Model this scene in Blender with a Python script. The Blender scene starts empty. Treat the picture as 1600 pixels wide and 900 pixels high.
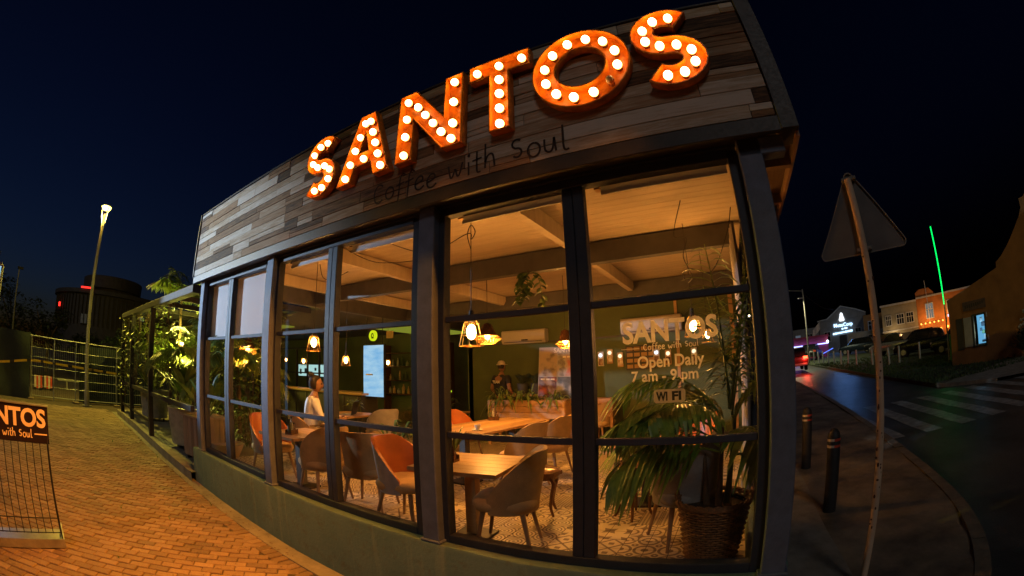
import bpy, bmesh, math, random
from mathutils import Matrix, Vector, Euler, noise
random.seed(7)
R = random.random
U = random.uniform
S = bpy.context.scene
COL = S.collection
PI = math.pi

# ---------------------------------------------------------------- camera (wide fisheye, as in the photograph)
cd = bpy.data.cameras.new('camera'); cam = bpy.data.objects.new('camera', cd); COL.objects.link(cam); S.camera = cam
cd.type = 'PANO'; cd.panorama_type = 'FISHEYE_LENS_POLYNOMIAL'
cd.sensor_fit = 'HORIZONTAL'; cd.sensor_width = 36.0; cd.sensor_height = 20.25
K = (0.06502855051191099, 1.7593133490581015e-05, 3.1419211793807373e-06, 1.006606835261569e-07)
cd.fisheye_polynomial_k0 = 0.0; cd.fisheye_polynomial_k1 = -K[0]; cd.fisheye_polynomial_k2 = -K[1]
cd.fisheye_polynomial_k3 = -K[2]; cd.fisheye_polynomial_k4 = -K[3]
cd.fisheye_fov = math.radians(200); cd.clip_start = .02; cd.clip_end = 3000
yaw, pit, rol = 0.49064641121093394, 0.1968516596434375, -0.024718104419743845
CP = Vector((-0.16369, -2.54658, 1.74733))
cf = Vector((-math.sin(yaw)*math.cos(pit), math.cos(yaw)*math.cos(pit), math.sin(pit)))
r0 = Vector((math.cos(yaw), math.sin(yaw), 0)); u0 = r0.cross(cf)
cr = math.cos(rol)*r0+math.sin(rol)*u0; cu = -math.sin(rol)*r0+math.cos(rol)*u0
cam.matrix_world = Matrix.Translation(CP) @ Matrix((cr, cu, -cf)).transposed().to_4x4()

# ---------------------------------------------------------------- sky, sun, exposure
W = bpy.data.worlds.new('World'); S.world = W; W.use_nodes = True
wn = W.node_tree; bg = wn.nodes['Background']
sky = wn.nodes.new('ShaderNodeTexSky'); sky.sky_type = 'NISHITA'; sky.sun_disc = False
SUN_EL, SUN_AZ = math.radians(-3.9), math.radians(-100)
sky.sun_elevation = SUN_EL; sky.sun_rotation = SUN_AZ; sky.air_density = 1.3; sky.dust_density = .6; sky.ozone_density = 2.5
tint = wn.nodes.new('ShaderNodeMix'); tint.data_type = 'RGBA'; tint.blend_type = 'MULTIPLY'; tint.inputs[0].default_value = 1; tint.inputs[7].default_value = (.62, .9, 1.4, 1)
wn.links.new(sky.outputs[0], tint.inputs[6]); wn.links.new(tint.outputs[2], bg.inputs[0]); bg.inputs[1].default_value = 0.14
sl = bpy.data.lights.new('fill_sun', 'SUN'); sl.energy = .20; sl.angle = math.radians(12); sl.color = (.96, .88, .82)  # added weak fill, stands in for unseen street lamps behind the camera
so = bpy.data.objects.new('fill_sun', sl); COL.objects.link(so)
so.rotation_euler = (math.radians(58), 0, math.radians(20))
vs = S.view_settings; vs.view_transform = 'Standard'; vs.look = 'None'; vs.exposure = 0; vs.gamma = 1; vs.use_curve_mapping = False
S.cycles.use_denoising = True; S.cycles.max_bounces = 6; S.cycles.transparent_max_bounces = 16
S.cycles.diffuse_bounces = 4; S.cycles.glossy_bounces = 3; S.cycles.sample_clamp_indirect = 4; S.cycles.sample_clamp_direct = 0
S.cycles.caustics_reflective = False; S.cycles.caustics_refractive = False; S.cycles.use_light_tree = True

def px(p):
    d = Vector(p)-CP; a, b, c = d.dot(cr), d.dot(cu), d.dot(cf); h = math.hypot(a, b); t = math.atan2(h, c)
    r = 683*(t-.019*t**3); return (800+r*a/max(h, 1e-6), 450-r*b/max(h, 1e-6))

# ---------------------------------------------------------------- materials
def clamp(x, a, b): return max(a, min(b, x))
class NT:
    def __init__(s, m): s.t = m.node_tree
    def n(s, typ, **kw):
        o = s.t.nodes.new(typ)
        for k, v in kw.items():
            if k == 'i':
                for a, b in v.items():
                    if hasattr(b, 'links') or isinstance(b, bpy.types.NodeSocket): s.t.links.new(b, o.inputs[a])
                    else: o.inputs[a].default_value = b
            else: setattr(o, k, v)
        return o
    def m(s, op, a, b=0.0, c=None):
        d = {0: a, 1: b}
        if c is not None: d[2] = c
        return s.n('ShaderNodeMath', operation=op, i=d).outputs[0]
    def link(s, a, b): s.t.links.new(a, b)
    def ramp(s, fac, stops):
        o = s.n('ShaderNodeValToRGB', i={0: fac}); e = o.color_ramp.elements
        while len(e) < len(stops): e.new(.5)
        for q, (p, c) in zip(e, stops): q.position = p; q.color = (*c, 1)
        return o.outputs[0]
def base(name):
    m = bpy.data.materials.new(name); m.use_nodes = True; n = NT(m); return m, n, m.node_tree.nodes['Principled BSDF']
def mat(name, c, rough=.6, metal=0, var=.25, scale=6, bump=.15, bscale=40, c2=None, stretch=None, spec=.5, trans=0):
    m, n, p = base(name)
    tc = n.n('ShaderNodeTexCoord').outputs['Object']
    if stretch: tc = n.n('ShaderNodeMapping', i={0: tc, 3: stretch}).outputs[0]
    oi = n.n('ShaderNodeObjectInfo').outputs['Random']
    off = n.n('ShaderNodeVectorMath', operation='ADD', i={0: tc, 1: n.n('ShaderNodeCombineXYZ', i={0: n.m('MULTIPLY', oi, 37.), 1: n.m('MULTIPLY', oi, 11.)}).outputs[0]}).outputs[0]
    f = n.n('ShaderNodeTexNoise', i={'Vector': off, 'Scale': scale, 'Detail': 6., 'Roughness': .65}).outputs[0]
    lo = tuple(x*(1-var) for x in c); hi = tuple(min(1, x*(1+var)) for x in (c2 or c))
    n.link(n.ramp(f, [(.3, lo), (.7, hi)]), p.inputs['Base Color'])
    p.inputs['Roughness'].default_value = rough; p.inputs['Metallic'].default_value = metal
    p.inputs['Specular IOR Level'].default_value = spec
    if bump:
        f2 = n.n('ShaderNodeTexNoise', i={'Vector': off, 'Scale': bscale, 'Detail': 4.}).outputs[0]
        n.link(n.n('ShaderNodeBump', i={'Strength': bump, 'Distance': .01, 'Height': f2}).outputs[0], p.inputs['Normal'])
        n.link(n.m('ADD', n.m('MULTIPLY', n.m('SUBTRACT', f2, .5), .3), rough), p.inputs['Roughness'])
    if trans:
        p.inputs['Transmission Weight'].default_value = trans
    return m
def emis(name, c, s):
    m = bpy.data.materials.new(name); m.use_nodes = True; t = m.node_tree; t.nodes.clear()
    e = t.nodes.new('ShaderNodeEmission'); o = t.nodes.new('ShaderNodeOutputMaterial'); t.links.new(e.outputs[0], o.inputs[0])
    e.inputs[0].default_value = (*c, 1); e.inputs[1].default_value = s; return m
def wood(name, cols, axis=0, rough=.65, scale=3, bump=.35, rnd=True):
    """grain along the given local axis, each object its own tone"""
    m, n, p = base(name)
    tc = n.n('ShaderNodeTexCoord').outputs['Object']; oi = n.n('ShaderNodeObjectInfo').outputs['Random']
    st = [14., 14., 14.]; st[axis] = 1.2
    v = n.n('ShaderNodeMapping', i={0: tc, 3: tuple(st)}).outputs[0]
    v = n.n('ShaderNodeVectorMath', operation='ADD', i={0: v, 1: n.n('ShaderNodeCombineXYZ', i={0: n.m('MULTIPLY', oi, 53.), 1: n.m('MULTIPLY', oi, 17.), 2: n.m('MULTIPLY', oi, 91.)}).outputs[0]}).outputs[0]
    f = n.n('ShaderNodeTexNoise', i={'Vector': v, 'Scale': scale, 'Detail': 8., 'Roughness': .7, 'Distortion': .4}).outputs[0]
    if rnd:
        r2 = n.n('ShaderNodeTexWhiteNoise', noise_dimensions='1D', i={'W': n.m('MULTIPLY', oi, 7.31)}).outputs[0]
        f = n.m('ADD', n.m('MULTIPLY', f, .70), n.m('MULTIPLY', r2, .62)); f = n.m('SUBTRACT', f, .12)
    k = len(cols); n.link(n.ramp(f, [(.22+.56*i/(k-1), c) for i, c in enumerate(cols)]), p.inputs['Base Color'])
    p.inputs['Roughness'].default_value = rough
    n.link(n.n('ShaderNodeBump', i={'Strength': bump, 'Distance': .006, 'Height': f}).outputs[0], p.inputs['Normal'])
    return m
def glassmat(name, tint=(1, 1, 1), refl=.05):
    m = bpy.data.materials.new(name); m.use_nodes = True; n = NT(m); m.node_tree.nodes.clear()
    fr = n.n('ShaderNodeFresnel', i={0: 1.35}).outputs[0]
    no = n.n('ShaderNodeTexNoise', i={'Vector': n.n('ShaderNodeTexCoord').outputs['Object'], 'Scale': 2.2, 'Detail': 6.}).outputs[0]
    ro = n.m('MULTIPLY', no, .04)
    a = n.n('ShaderNodeBsdfTransparent', i={0: (*tint, 1)}).outputs[0]
    b = n.n('ShaderNodeBsdfAnisotropic', i={0: (.95, .97, 1, 1), 'Roughness': ro}).outputs[0]
    bf = n.m('SUBTRACT', 1., n.n('ShaderNodeNewGeometry').outputs['Backfacing'])
    x = n.n('ShaderNodeMixShader', i={0: n.m('MULTIPLY', bf, n.m('ADD', n.m('MULTIPLY', fr, .8), refl*.2)), 1: a, 2: b}).outputs[0]
    o = n.n('ShaderNodeOutputMaterial'); n.link(x, o.inputs[0]); return m

M = {}
M['steel'] = mat('blue grey painted steel', (.12, .145, .205), .68, 0, .18, 9, .12, 70)
M['frame'] = mat('dark frame paint', (.026, .032, .047), .6, 0, .2, 12, .08, 60)
M['rail'] = mat('rail paint', (.04, .047, .07), .68, 0, .15, 12, .08, 60)
M['trim'] = mat('fascia trim', (.035, .03, .03), .55, 0, .25, 8, .15, 50)
M['plank'] = wood('reclaimed planks', [(.05, .028, .014), (.16, .085, .038), (.29, .165, .078), (.36, .235, .135), (.46, .36, .25), (.60, .53, .44)], 0, .85, 3.4, .9)
M['soffitwood'] = wood('soffit boards', [(.09, .05, .025), (.2, .12, .06), (.28, .17, .09)], 1)
M['dark'] = mat('dark board', (.02, .018, .018), .7)
def wallpaint():
    m, n, p = base('weathered green render')
    tc = n.n('ShaderNodeTexCoord').outputs['Object']
    f = n.n('ShaderNodeTexNoise', i={'Vector': tc, 'Scale': 1.6, 'Detail': 8., 'Roughness': .6}).outputs[0]
    col = n.ramp(f, [(.3, (.09, .165, .15)), (.7, (.14, .22, .195))])
    v = n.n('ShaderNodeMapping', i={0: tc, 3: (7., 7., .5)}).outputs[0]
    st = n.n('ShaderNodeTexNoise', i={'Vector': v, 'Scale': 1.4, 'Detail': 5.}).outputs[0]
    k = n.ramp(st, [(.56, (0, 0, 0)), (.72, (1, 1, 1))])
    mx = n.n('ShaderNodeMix', data_type='RGBA', i={0: n.m('MULTIPLY', k, .5), 6: col, 7: (.24, .30, .22, 1)}).outputs[2]
    f3 = n.n('ShaderNodeTexNoise', i={'Vector': tc, 'Scale': 9., 'Detail': 7., 'Roughness': .75}).outputs[0]
    k3 = n.ramp(f3, [(.53, (0, 0, 0)), (.68, (1, 1, 1))])
    mx2 = n.n('ShaderNodeMix', data_type='RGBA', i={0: n.m('MULTIPLY', k3, .6), 6: mx, 7: (.10, .10, .055, 1)}).outputs[2]
    n.link(mx2, p.inputs['Base Color']); p.inputs['Roughness'].default_value = .75
    b = n.n('ShaderNodeTexNoise', i={'Vector': tc, 'Scale': 35., 'Detail': 5.}).outputs[0]
    n.link(n.n('ShaderNodeBump', i={'Strength': .35, 'Distance': .01, 'Height': b}).outputs[0], p.inputs['Normal'])
    return m
M['green'] = wallpaint()
def brickmat():
    m, n, p = base('paver clay'); ge = n.n('ShaderNodeNewGeometry'); oi = n.n('ShaderNodeObjectInfo').outputs['Random']
    rn = n.m('FRACT', n.m('ADD', n.m('MULTIPLY', oi, 13.7), ge.outputs['Random Per Island'])); P_ = ge.outputs['Position']
    big = n.n('ShaderNodeTexNoise', i={'Vector': P_, 'Scale': .9, 'Detail': 6., 'Roughness': .6}).outputs[0]; fine = n.n('ShaderNodeTexNoise', i={'Vector': P_, 'Scale': 55., 'Detail': 4.}).outputs[0]
    f = n.m('ADD', n.m('ADD', n.m('ADD', n.m('MULTIPLY', rn, .30), .07), n.m('MULTIPLY', big, .55)), n.m('MULTIPLY', n.m('SUBTRACT', fine, .5), .35))
    col = n.ramp(f, [(.22, (.12, .085, .055)), (.5, (.24, .165, .10)), (.66, (.31, .22, .14)), (.85, (.37, .30, .21))])
    st = n.ramp(n.n('ShaderNodeTexNoise', i={'Vector': P_, 'Scale': 2.6, 'Detail': 7., 'Roughness': .7}).outputs[0], [(.60, (0, 0, 0)), (.72, (1, 1, 1))])
    n.link(n.n('ShaderNodeMix', data_type='RGBA', i={0: n.m('MULTIPLY', st, .55), 6: col, 7: (.06, .045, .03, 1)}).outputs[2], p.inputs['Base Color'])
    n.link(n.m('ADD', .62, n.m('MULTIPLY', big, .3)), p.inputs['Roughness'])
    n.link(n.n('ShaderNodeBump', i={'Strength': .55, 'Distance': .01, 'Height': fine}).outputs[0], p.inputs['Normal']); return m
M['brick'] = brickmat()
M['joint'] = mat('sandy joints', (.085, .065, .045), .95, 0, .3, 8, .5, 60)
M['concrete'] = mat('concrete', (.24, .22, .18), .85, 0, .35, 3.5, .5, 35)
M['dirtpave'] = mat('worn asphalt pavement', (.11, .085, .06), .9, 0, .6, 1.1, .9, 14, c2=(.19, .15, .10))
M['kerb'] = mat('kerb stone', (.19, .15, .10), .85, 0, .35, 5, .5, 30)
M['asphalt'] = mat('asphalt', (.058, .057, .055), .42, 0, .5, .8, .6, 48, c2=(.075, .073, .07))
M['paint'] = mat('worn road paint', (.30, .31, .31), .4, 0, .55, 5, .3, 40)
M['earth'] = mat('bare ground', (.12, .10, .06), .95, 0, .5, 1.2, .6, 8)
M['grassg'] = mat('dry grass', (.06, .075, .03), .95, 0, .5, 2, .8, 20)
M['blade'] = mat('grass blades', (.06, .10, .03), .9)
M['glass'] = glassmat('window glass')
M['blind'] = mat('roller blind cloth', (.62, .60, .58), .9, 0, .05, 4, .2, 220)
def translucent(name, c, k):
    m = bpy.data.materials.new(name); m.use_nodes = True; n = NT(m); m.node_tree.nodes.clear()
    a = n.n('ShaderNodeBsdfDiffuse', i={0: (*c, 1)}).outputs[0]; b = n.n('ShaderNodeBsdfTranslucent', i={0: (*c, 1)}).outputs[0]
    n.n('ShaderNodeOutputMaterial', i={0: n.n('ShaderNodeMixShader', i={0: k, 1: a, 2: b}).outputs[0]}); return m
M['blind'] = translucent('roller blind cloth', (.80, .80, .82), .12)
M['decal'] = translucent('white window print', (.97, .95, .90), .96)
M['white'] = mat('white print', (.72, .66, .55), .8, 0, .06, 20, 0)
M['ceil'] = mat('painted ceiling boards', (.46, .37, .26), .65, 0, .14, 2, .15, 30, stretch=(1, 6, 1))
M['beam'] = mat('dark painted beam', (.075, .07, .065), .55, 0, .2, 5, .1, 40)
M['pergtimber'] = mat('dark pergola timber', (.03, .026, .022), .75, 0, .3, 4, .2, 30)
M['wallgreen'] = mat('olive green wall', (.10, .125, .045), .8, 0, .12, 2, .12, 60)
M['wallgreen2'] = mat('sage wall', (.22, .27, .13), .8, 0, .12, 2, .12, 60)
M['walldark'] = mat('dark wall', (.05, .045, .035), .7, 0, .3, 2, .15, 30)
M['tabletop'] = wood('table oak', [(.22, .12, .05), (.36, .21, .09), (.46, .28, .13)], 0, .32, 2.5, .12)
M['boxwood'] = wood('pine boards', [(.30, .15, .06), (.46, .25, .10), (.55, .33, .15)], 0, .5, 2.5, .2)
M['darkwood'] = wood('dark turned wood', [(.04, .02, .01), (.12, .05, .02), (.2, .09, .04)], 2, .25, 2.5, .1)
M['legwood'] = wood('beech legs', [(.20, .11, .05), (.33, .19, .09), (.4, .25, .13)], 2, .4, 3, .1)
M['black'] = mat('black metal', (.018, .018, .02), .45, .3, .2, 10, .1, 60)
M['taupe'] = mat('taupe upholstery', (.43, .27, .115), .85, 0, .15, 9, .4, 160)
M['greyfab'] = mat('grey upholstery', (.36, .33, .3), .85, 0, .15, 9, .4, 160)
M['orange'] = mat('orange leather', (.44, .125, .028), .38, 0, .18, 6, .15, 70)
M['tan'] = mat('tan seat cloth', (.50, .32, .14), .8, 0, .15, 9, .35, 160)
M['wire'] = mat('cord', (.03, .022, .015), .6)
M['brass'] = mat('brass wire', (.45, .26, .08), .35, .8)
M['rope'] = mat('pale cord', (.5, .38, .2), .8)
M['bulb'] = emis('filament bulb', (1, .60, .20), 26)
def bulbmat():
    m = bpy.data.materials.new('marquee bulb'); m.use_nodes = True; n = NT(m); m.node_tree.nodes.clear()
    y = n.n('ShaderNodeSeparateXYZ', i={0: n.n('ShaderNodeTexCoord').outputs['Object']}).outputs[1]; k = n.m('MULTIPLY', n.m('ADD', y, .003), -15.)
    oi = n.n('ShaderNodeObjectInfo').outputs['Random']
    c = n.ramp(k, [(.05, (1, .28, .03)), (.45, (1, .52, .14)), (.95, (1, .72, .36))])
    e = n.n('ShaderNodeEmission', i={0: c, 1: n.m('MULTIPLY', n.m('ADD', n.m('MULTIPLY', k, 14.), 4.5), n.m('ADD', .75, n.m('MULTIPLY', oi, .5)))}); n.n('ShaderNodeOutputMaterial', i={0: e.outputs[0]}); return m
M['mbulb'] = bulbmat()
M['deadbulb'] = mat('unlit bulb glass', (.62, .34, .12), .15)
M['rust'] = mat('orange enamel', (.52, .125, .004), .36, 0, .4, 9, .35, 30, c2=(.70, .215, .008))
M['leaf'] = mat('palm leaf', (.06, .125, .022), .45, 0, .35, 5, .1, 30, c2=(.10, .17, .03))
M['leaf2'] = mat('bright leaf', (.10, .17, .03), .45, 0, .35, 5, .1, 30, c2=(.17, .22, .04))
M['leafpalm'] = mat('palm leaf by the window', (.075, .22, .018), .4, 0, .45, 5, .1, 30, c2=(.20, .29, .035))
M['leafdark'] = mat('dark foliage', (.045, .06, .022), .7, 0, .4, 3, .1, 30)
M['bark'] = mat('bark', (.14, .09, .05), .9, 0, .4, 7, .6, 30)
M['wicker'] = mat('wicker', (.21, .095, .03), .65, 0, .35, 14, .6, 60)
M['soil'] = mat('soil', (.035, .025, .018), .95)
M['galv'] = mat('galvanised tub', (.34, .36, .38), .5, .35, .3, 4, .25, 30)
M['oldwood'] = wood('old crate boards', [(.16, .10, .06), (.30, .21, .13), (.38, .28, .19)], 2, .85, 3, .5)
M['terracotta'] = mat('plant pot', (.06, .06, .055), .7)
M['ac'] = mat('air conditioner shell', (.52, .46, .38), .45, 0, .05, 4, .05, 20)
M['skin'] = mat('skin', (.30, .15, .085), .55, 0, .12, 8, .1, 60)
M['hair'] = mat('dark hair', (.018, .012, .009), .6, 0, .3, 30, .4, 90)
M['shirt'] = mat('white shirt cloth', (.74, .73, .76), .85, 0, .08, 6, .5, 22)
M['trouser'] = mat('beige trousers', (.36, .27, .19), .85, 0, .1, 6, .3, 30)
M['blacktee'] = mat('black tee shirt', (.022, .022, .025), .85, 0, .2, 6, .3, 25)
M['lampmetal'] = mat('lamp post paint', (.26, .25, .22), .55, .1, .25, 4, .15, 30)
M['postrust'] = mat('pale sign post paint', (.60, .44, .30), .65, 0, .15, 5, .35, 30)
M['rustspot'] = mat('rust', (.08, .03, .012), .9)
M['signback'] = mat('sign back aluminium', (.16, .155, .15), .6, .3, .2, 5, .1, 20)
M['bollard'] = mat('black rubber bollard', (.025, .022, .022), .6, 0, .25, 6, .2, 30)
M['red'] = mat('red reflective', (.60, .07, .03), .4)
M['wht'] = mat('white reflective', (.66, .55, .45), .4)
M['fencem'] = mat('galvanised fence', (.28, .30, .33), .5, .4)
M['tarp'] = mat('dark blue shade net', (.02, .035, .045), .85, 0, .35, 1.2, .5, 12)
M['tape'] = mat('yellow barrier tape', (.62, .45, .03), .5, 0, .1, 4, .1, 8)
M['tapeblack'] = mat('black stripes', (.02, .02, .02), .5)
M['drum'] = mat('dark cladding', (.05, .042, .038), .7, 0, .3, 3, .3, 12)
M['boardblack'] = mat('board print', (.016, .010, .014), .9, spec=.1)
M['boardtext'] = mat('board lettering', (.66, .52, .40), .8, 0, .08, 10, 0)
M['chrome'] = mat('bare steel', (.35, .34, .33), .35, .6)
for nm, c in (('pinkw', (.42, .06, .12)), ('greyw', (.28, .28, .27)), ('beigew', (.36, .32, .22)), ('orangew', (.50, .19, .05)), ('brownw', (.34, .16, .045)), ('palew', (.42, .42, .38)), ('rooft', (.09, .06, .05))):
    M[nm] = mat(nm+' render', c, .85, 0, .22, 1.2, .3, 20)
M['winwhite'] = mat('white window frame', (.6, .6, .58), .6)
M['windark'] = mat('dark window glass', (.012, .014, .018), .15, 0, .2, 3, 0)
for nm, c in (('carblack', (.012, .012, .014)), ('carsilver', (.30, .32, .28)), ('carblue', (.02, .035, .06)), ('carred', (.10, .02, .02))):
    M[nm] = mat(nm+' paint', c, .3, .35, .1, 3, .02, 10)
M['tyre'] = mat('tyre rubber', (.015, .015, .015), .85)

# ---------------------------------------------------------------- mesh builder and object helpers
class MB:
    def __init__(s): s.v, s.f, s.mi, s.uv = [], [], [], None
    def add(s, vs, fs, mi=0):
        o = len(s.v); s.v += [tuple(x) for x in vs]
        for f in fs: s.f.append(tuple(o+i for i in f)); s.mi.append(mi)
    def box(s, c, d, mi=0, rot=None):
        h = [x/2 for x in d]; P = [Vector((a*h[0], b*h[1], e*h[2])) for a in (-1, 1) for b in (-1, 1) for e in (-1, 1)]
        if rot is not None: P = [rot @ p for p in P]
        c = Vector(c)
        s.add([p+c for p in P], [(0, 1, 3, 2), (4, 6, 7, 5), (0, 4, 5, 1), (2, 3, 7, 6), (0, 2, 6, 4), (1, 5, 7, 3)], mi)
    def bx(s, x0, y0, z0, x1, y1, z1, mi=0): s.box(((x0+x1)/2, (y0+y1)/2, (z0+z1)/2), (abs(x1-x0), abs(y1-y0), abs(z1-z0)), mi)
    def tube(s, pts, r, n=6, mi=0, cap=True):
        pts = [Vector(p) for p in pts]; rs = r if isinstance(r, (list, tuple)) else [r]*len(pts)
        o = len(s.v); ref = None
        for i, p in enumerate(pts):
            t = (pts[min(i+1, len(pts)-1)]-pts[max(i-1, 0)]).normalized()
            if ref is None:
                ref = t.cross(Vector((0, 0, 1)));
                if ref.length < .1: ref = t.cross(Vector((1, 0, 0)))
            a = (ref-t*ref.dot(t)).normalized(); b = t.cross(a); ref = a
            for k in range(n):
                w = 2*PI*k/n; s.v.append(tuple(p+(a*math.cos(w)+b*math.sin(w))*rs[i]))
        for i in range(len(pts)-1):
            for k in range(n):
                s.f.append((o+i*n+k, o+i*n+(k+1) % n, o+(i+1)*n+(k+1) % n, o+(i+1)*n+k)); s.mi.append(mi)
        if cap:
            s.f.append(tuple(o+k for k in range(n))[::-1]); s.mi.append(mi)
            e = o+(len(pts)-1)*n; s.f.append(tuple(e+k for k in range(n))); s.mi.append(mi)
    def cyl(s, p0, p1, r0, r1=None, n=10, mi=0, cap=True): s.tube([p0, p1], [r0, r0 if r1 is None else r1], n, mi, cap)
    def lathe(s, prof, n=16, c=(0, 0, 0), mi=0, arc=2*PI):
        o = len(s.v); k2 = n if arc >= 2*PI-.001 else n+1
        for r, z in prof:
            for k in range(k2): w = arc*k/n; s.v.append((c[0]+r*math.cos(w), c[1]+r*math.sin(w), c[2]+z))
        for i in range(len(prof)-1):
            for k in range(n):
                a, b = o+i*k2+k, o+i*k2+(k+1) % k2; s.f.append((a, b, b+k2, a+k2)); s.mi.append(mi)
    def ball(s, c, r, nu=10, nv=7, mi=0, sc=(1, 1, 1)):
        pr = [(max(1e-4, r*math.sin(PI*i/nv)), -r*math.cos(PI*i/nv)) for i in range(nv+1)]
        o = len(s.v); s.lathe(pr, nu, (0, 0, 0), mi)
        for i in range(o, len(s.v)): x = s.v[i]; s.v[i] = (c[0]+x[0]*sc[0], c[1]+x[1]*sc[1], c[2]+x[2]*sc[2])
    def prism(s, out, fn, t0, t1, mi=0, mis=None):
        n = len(out); o = len(s.v)
        s.v += [tuple(fn(a, b, t0)) for a, b in out]+[tuple(fn(a, b, t1)) for a, b in out]
        s.f.append(tuple(range(o, o+n))[::-1]); s.f.append(tuple(range(o+n, o+2*n))); s.mi += [mi, mi]
        for i in range(n): s.f.append((o+i, o+(i+1) % n, o+n+(i+1) % n, o+n+i)); s.mi.append(mi if mis is None else mis)
    def build(s, name, mats, parent=None, smooth=False, bevel=0):
        me = bpy.data.meshes.new(name); me.from_pydata(s.v, [], s.f)
        if not isinstance(mats, (list, tuple)): mats = [mats]
        for m in mats: me.materials.append(M[m] if isinstance(m, str) else m)
        if len(mats) > 1: me.polygons.foreach_set('material_index', s.mi)
        bm = bmesh.new(); bm.from_mesh(me)
        if bevel: bmesh.ops.bevel(bm, geom=[e for e in bm.edges if len(e.link_faces) == 2 and e.calc_face_angle(0) > .6], offset=bevel, segments=1, affect='EDGES', clamp_overlap=True)
        bmesh.ops.recalc_face_normals(bm, faces=bm.faces); bm.to_mesh(me); bm.free()
        if smooth:
            me.polygons.foreach_set('use_smooth', [True]*len(me.polygons)); me.set_sharp_from_angle(angle=math.radians(48))
        return link(name, me, parent)
def link(name, me, parent=None):
    o = bpy.data.objects.new(name, me); COL.objects.link(o)
    if parent: o.parent = parent
    return o
def thing(name, label, cat, loc=(0, 0, 0), rz=0, group=None):
    o = bpy.data.objects.new(name, None); o.empty_display_size = .2; COL.objects.link(o); o.location = loc; o.rotation_euler = (0, 0, rz)
    return tag(o, label, cat, group)
def tag(o, label, cat, group=None):
    o['label'] = label; o['category'] = cat
    if group: o['group'] = group
    return o
def struct(o): o['kind'] = 'structure'; return o
def stuff(o): o['kind'] = 'stuff'; return o
def dup(root, label=None, loc=None, rz=None, group=None):
    c = root.copy(); COL.objects.link(c)
    if loc is not None: c.location = loc
    if rz is not None: c.rotation_euler = (0, 0, rz)
    if label: c['label'] = label
    if group: c['group'] = group
    for ch in list(root.children):
        d = ch.copy(); COL.objects.link(d); d.parent = c
        for g in list(ch.children): e = g.copy(); COL.objects.link(e); e.parent = d
    return c
def lamp(name, typ, loc, energy, color, parent=None, radius=.05, rot=None, **kw):
    l = bpy.data.lights.new(name, typ); l.energy = energy; l.color = color
    if typ in ('POINT', 'SPOT'): l.shadow_soft_size = radius
    for k, v in kw.items(): setattr(l, k, v)
    o = bpy.data.objects.new(name, l); COL.objects.link(o); o.location = loc
    if rot: o.rotation_euler = rot
    if parent: o.parent = parent
    return o
def text_mesh(name, s, size, m, parent, mw, bold=0.0, ext=.001, align='CENTER', sx=1.0):
    c = bpy.data.curves.new('t', 'FONT'); c.body = s; c.size = size; c.offset = bold; c.extrude = ext; c.align_x = align; c.resolution_u = 4
    o = bpy.data.objects.new('t', c); COL.objects.link(o)
    dg = bpy.context.evaluated_depsgraph_get(); me = bpy.data.meshes.new_from_object(o.evaluated_get(dg)); bpy.data.objects.remove(o)
    me.name = name; me.materials.clear(); me.materials.append(M[m])
    me.transform(mw @ Matrix.Diagonal((sx, 1, 1, 1))); return link(name, me, parent)
def upright(x, y, z, ang=0):   # text plane standing up, reading along +x when ang = 0 (seen from -y)
    return Matrix.Translation((x, y, z)) @ Matrix.Rotation(ang, 4, 'Z') @ Matrix.Rotation(PI/2, 4, 'X')

def G(x, y):
    gl = -.2+.033*clamp(-3.5-x, 0, 8)
    w = clamp((x+1)/2, 0, 1); w = w*w*(3-2*w)
    return gl+w*.025*clamp(y-3, 0, 60)
FZ = .28

# ================================================================ GROUND
def sheet(name, xs, ys, off, m, inside=None):
    mb = MB(); idx = {}
    for i, x in enumerate(xs):
        for j, y in enumerate(ys): idx[i, j] = len(mb.v); mb.v.append((x, y, G(x, y)+off))
    for i in range(len(xs)-1):
        for j in range(len(ys)-1): mb.f.append((idx[i, j], idx[i+1, j], idx[i+1, j+1], idx[i, j+1])); mb.mi.append(0)
    return struct(mb.build(name, m, smooth=True))
def lin(a, b, n): return [a+(b-a)*i/n for i in range(n+1)]
gx = [-900, -300, -120, -60]+lin(-40, 40, 80)+[60, 120, 300, 900]
gy = [-900, -300, -120, -60]+lin(-40, 70, 110)+[120, 300, 900]
sheet('ground', gx, gy, -.145, 'earth')
def slab(name, L, Rr, top, depth, m, steps=40):
    """sheet between two polylines of equal length, with a skirt down"""
    mb = MB(); n = len(L)
    pts = [(x, y, G(x, y)+top) for x, y in L]+[(x, y, G(x, y)+top) for x, y in Rr]
    mb.add(pts, [(i, i+1, n+i+1, n+i) for i in range(n-1)])
    if depth:
        for seq in (list(range(n)), [n+i for i in range(n)]):
            o = len(mb.v); P = [pts[i] for i in seq]
            mb.add(P+[(x, y, z-depth) for x, y, z in P], [(i, i+1, n+i+1, n+i) for i in range(n-1)])
    return mb.build(name, m)
def resample(P, k):
    out = []
    for a, b in zip(P[:-1], P[1:]):
        for i in range(k): t = i/k; out.append((a[0]+(b[0]-a[0])*t, a[1]+(b[1]-a[1])*t))
    return out+[P[-1]]
def smooth(P, it=3):
    for _ in range(it):
        Q = [P[0]]
        for a, b in zip(P[:-1], P[1:]): Q += [(a[0]*.75+b[0]*.25, a[1]*.75+b[1]*.25), (a[0]*.25+b[0]*.75, a[1]*.25+b[1]*.75)]
        P = Q+[P[-1]]
    return P
# road: lies 0.1 m below the pavements
sheet('road', lin(-6, 40, 92), lin(-30, 11.9, 84), -.118, 'asphalt')
road_far = sheet('road_far_stretch', lin(2.5, 7.6, 12), lin(11.9, 62, 60), -.118, 'asphalt')
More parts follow.
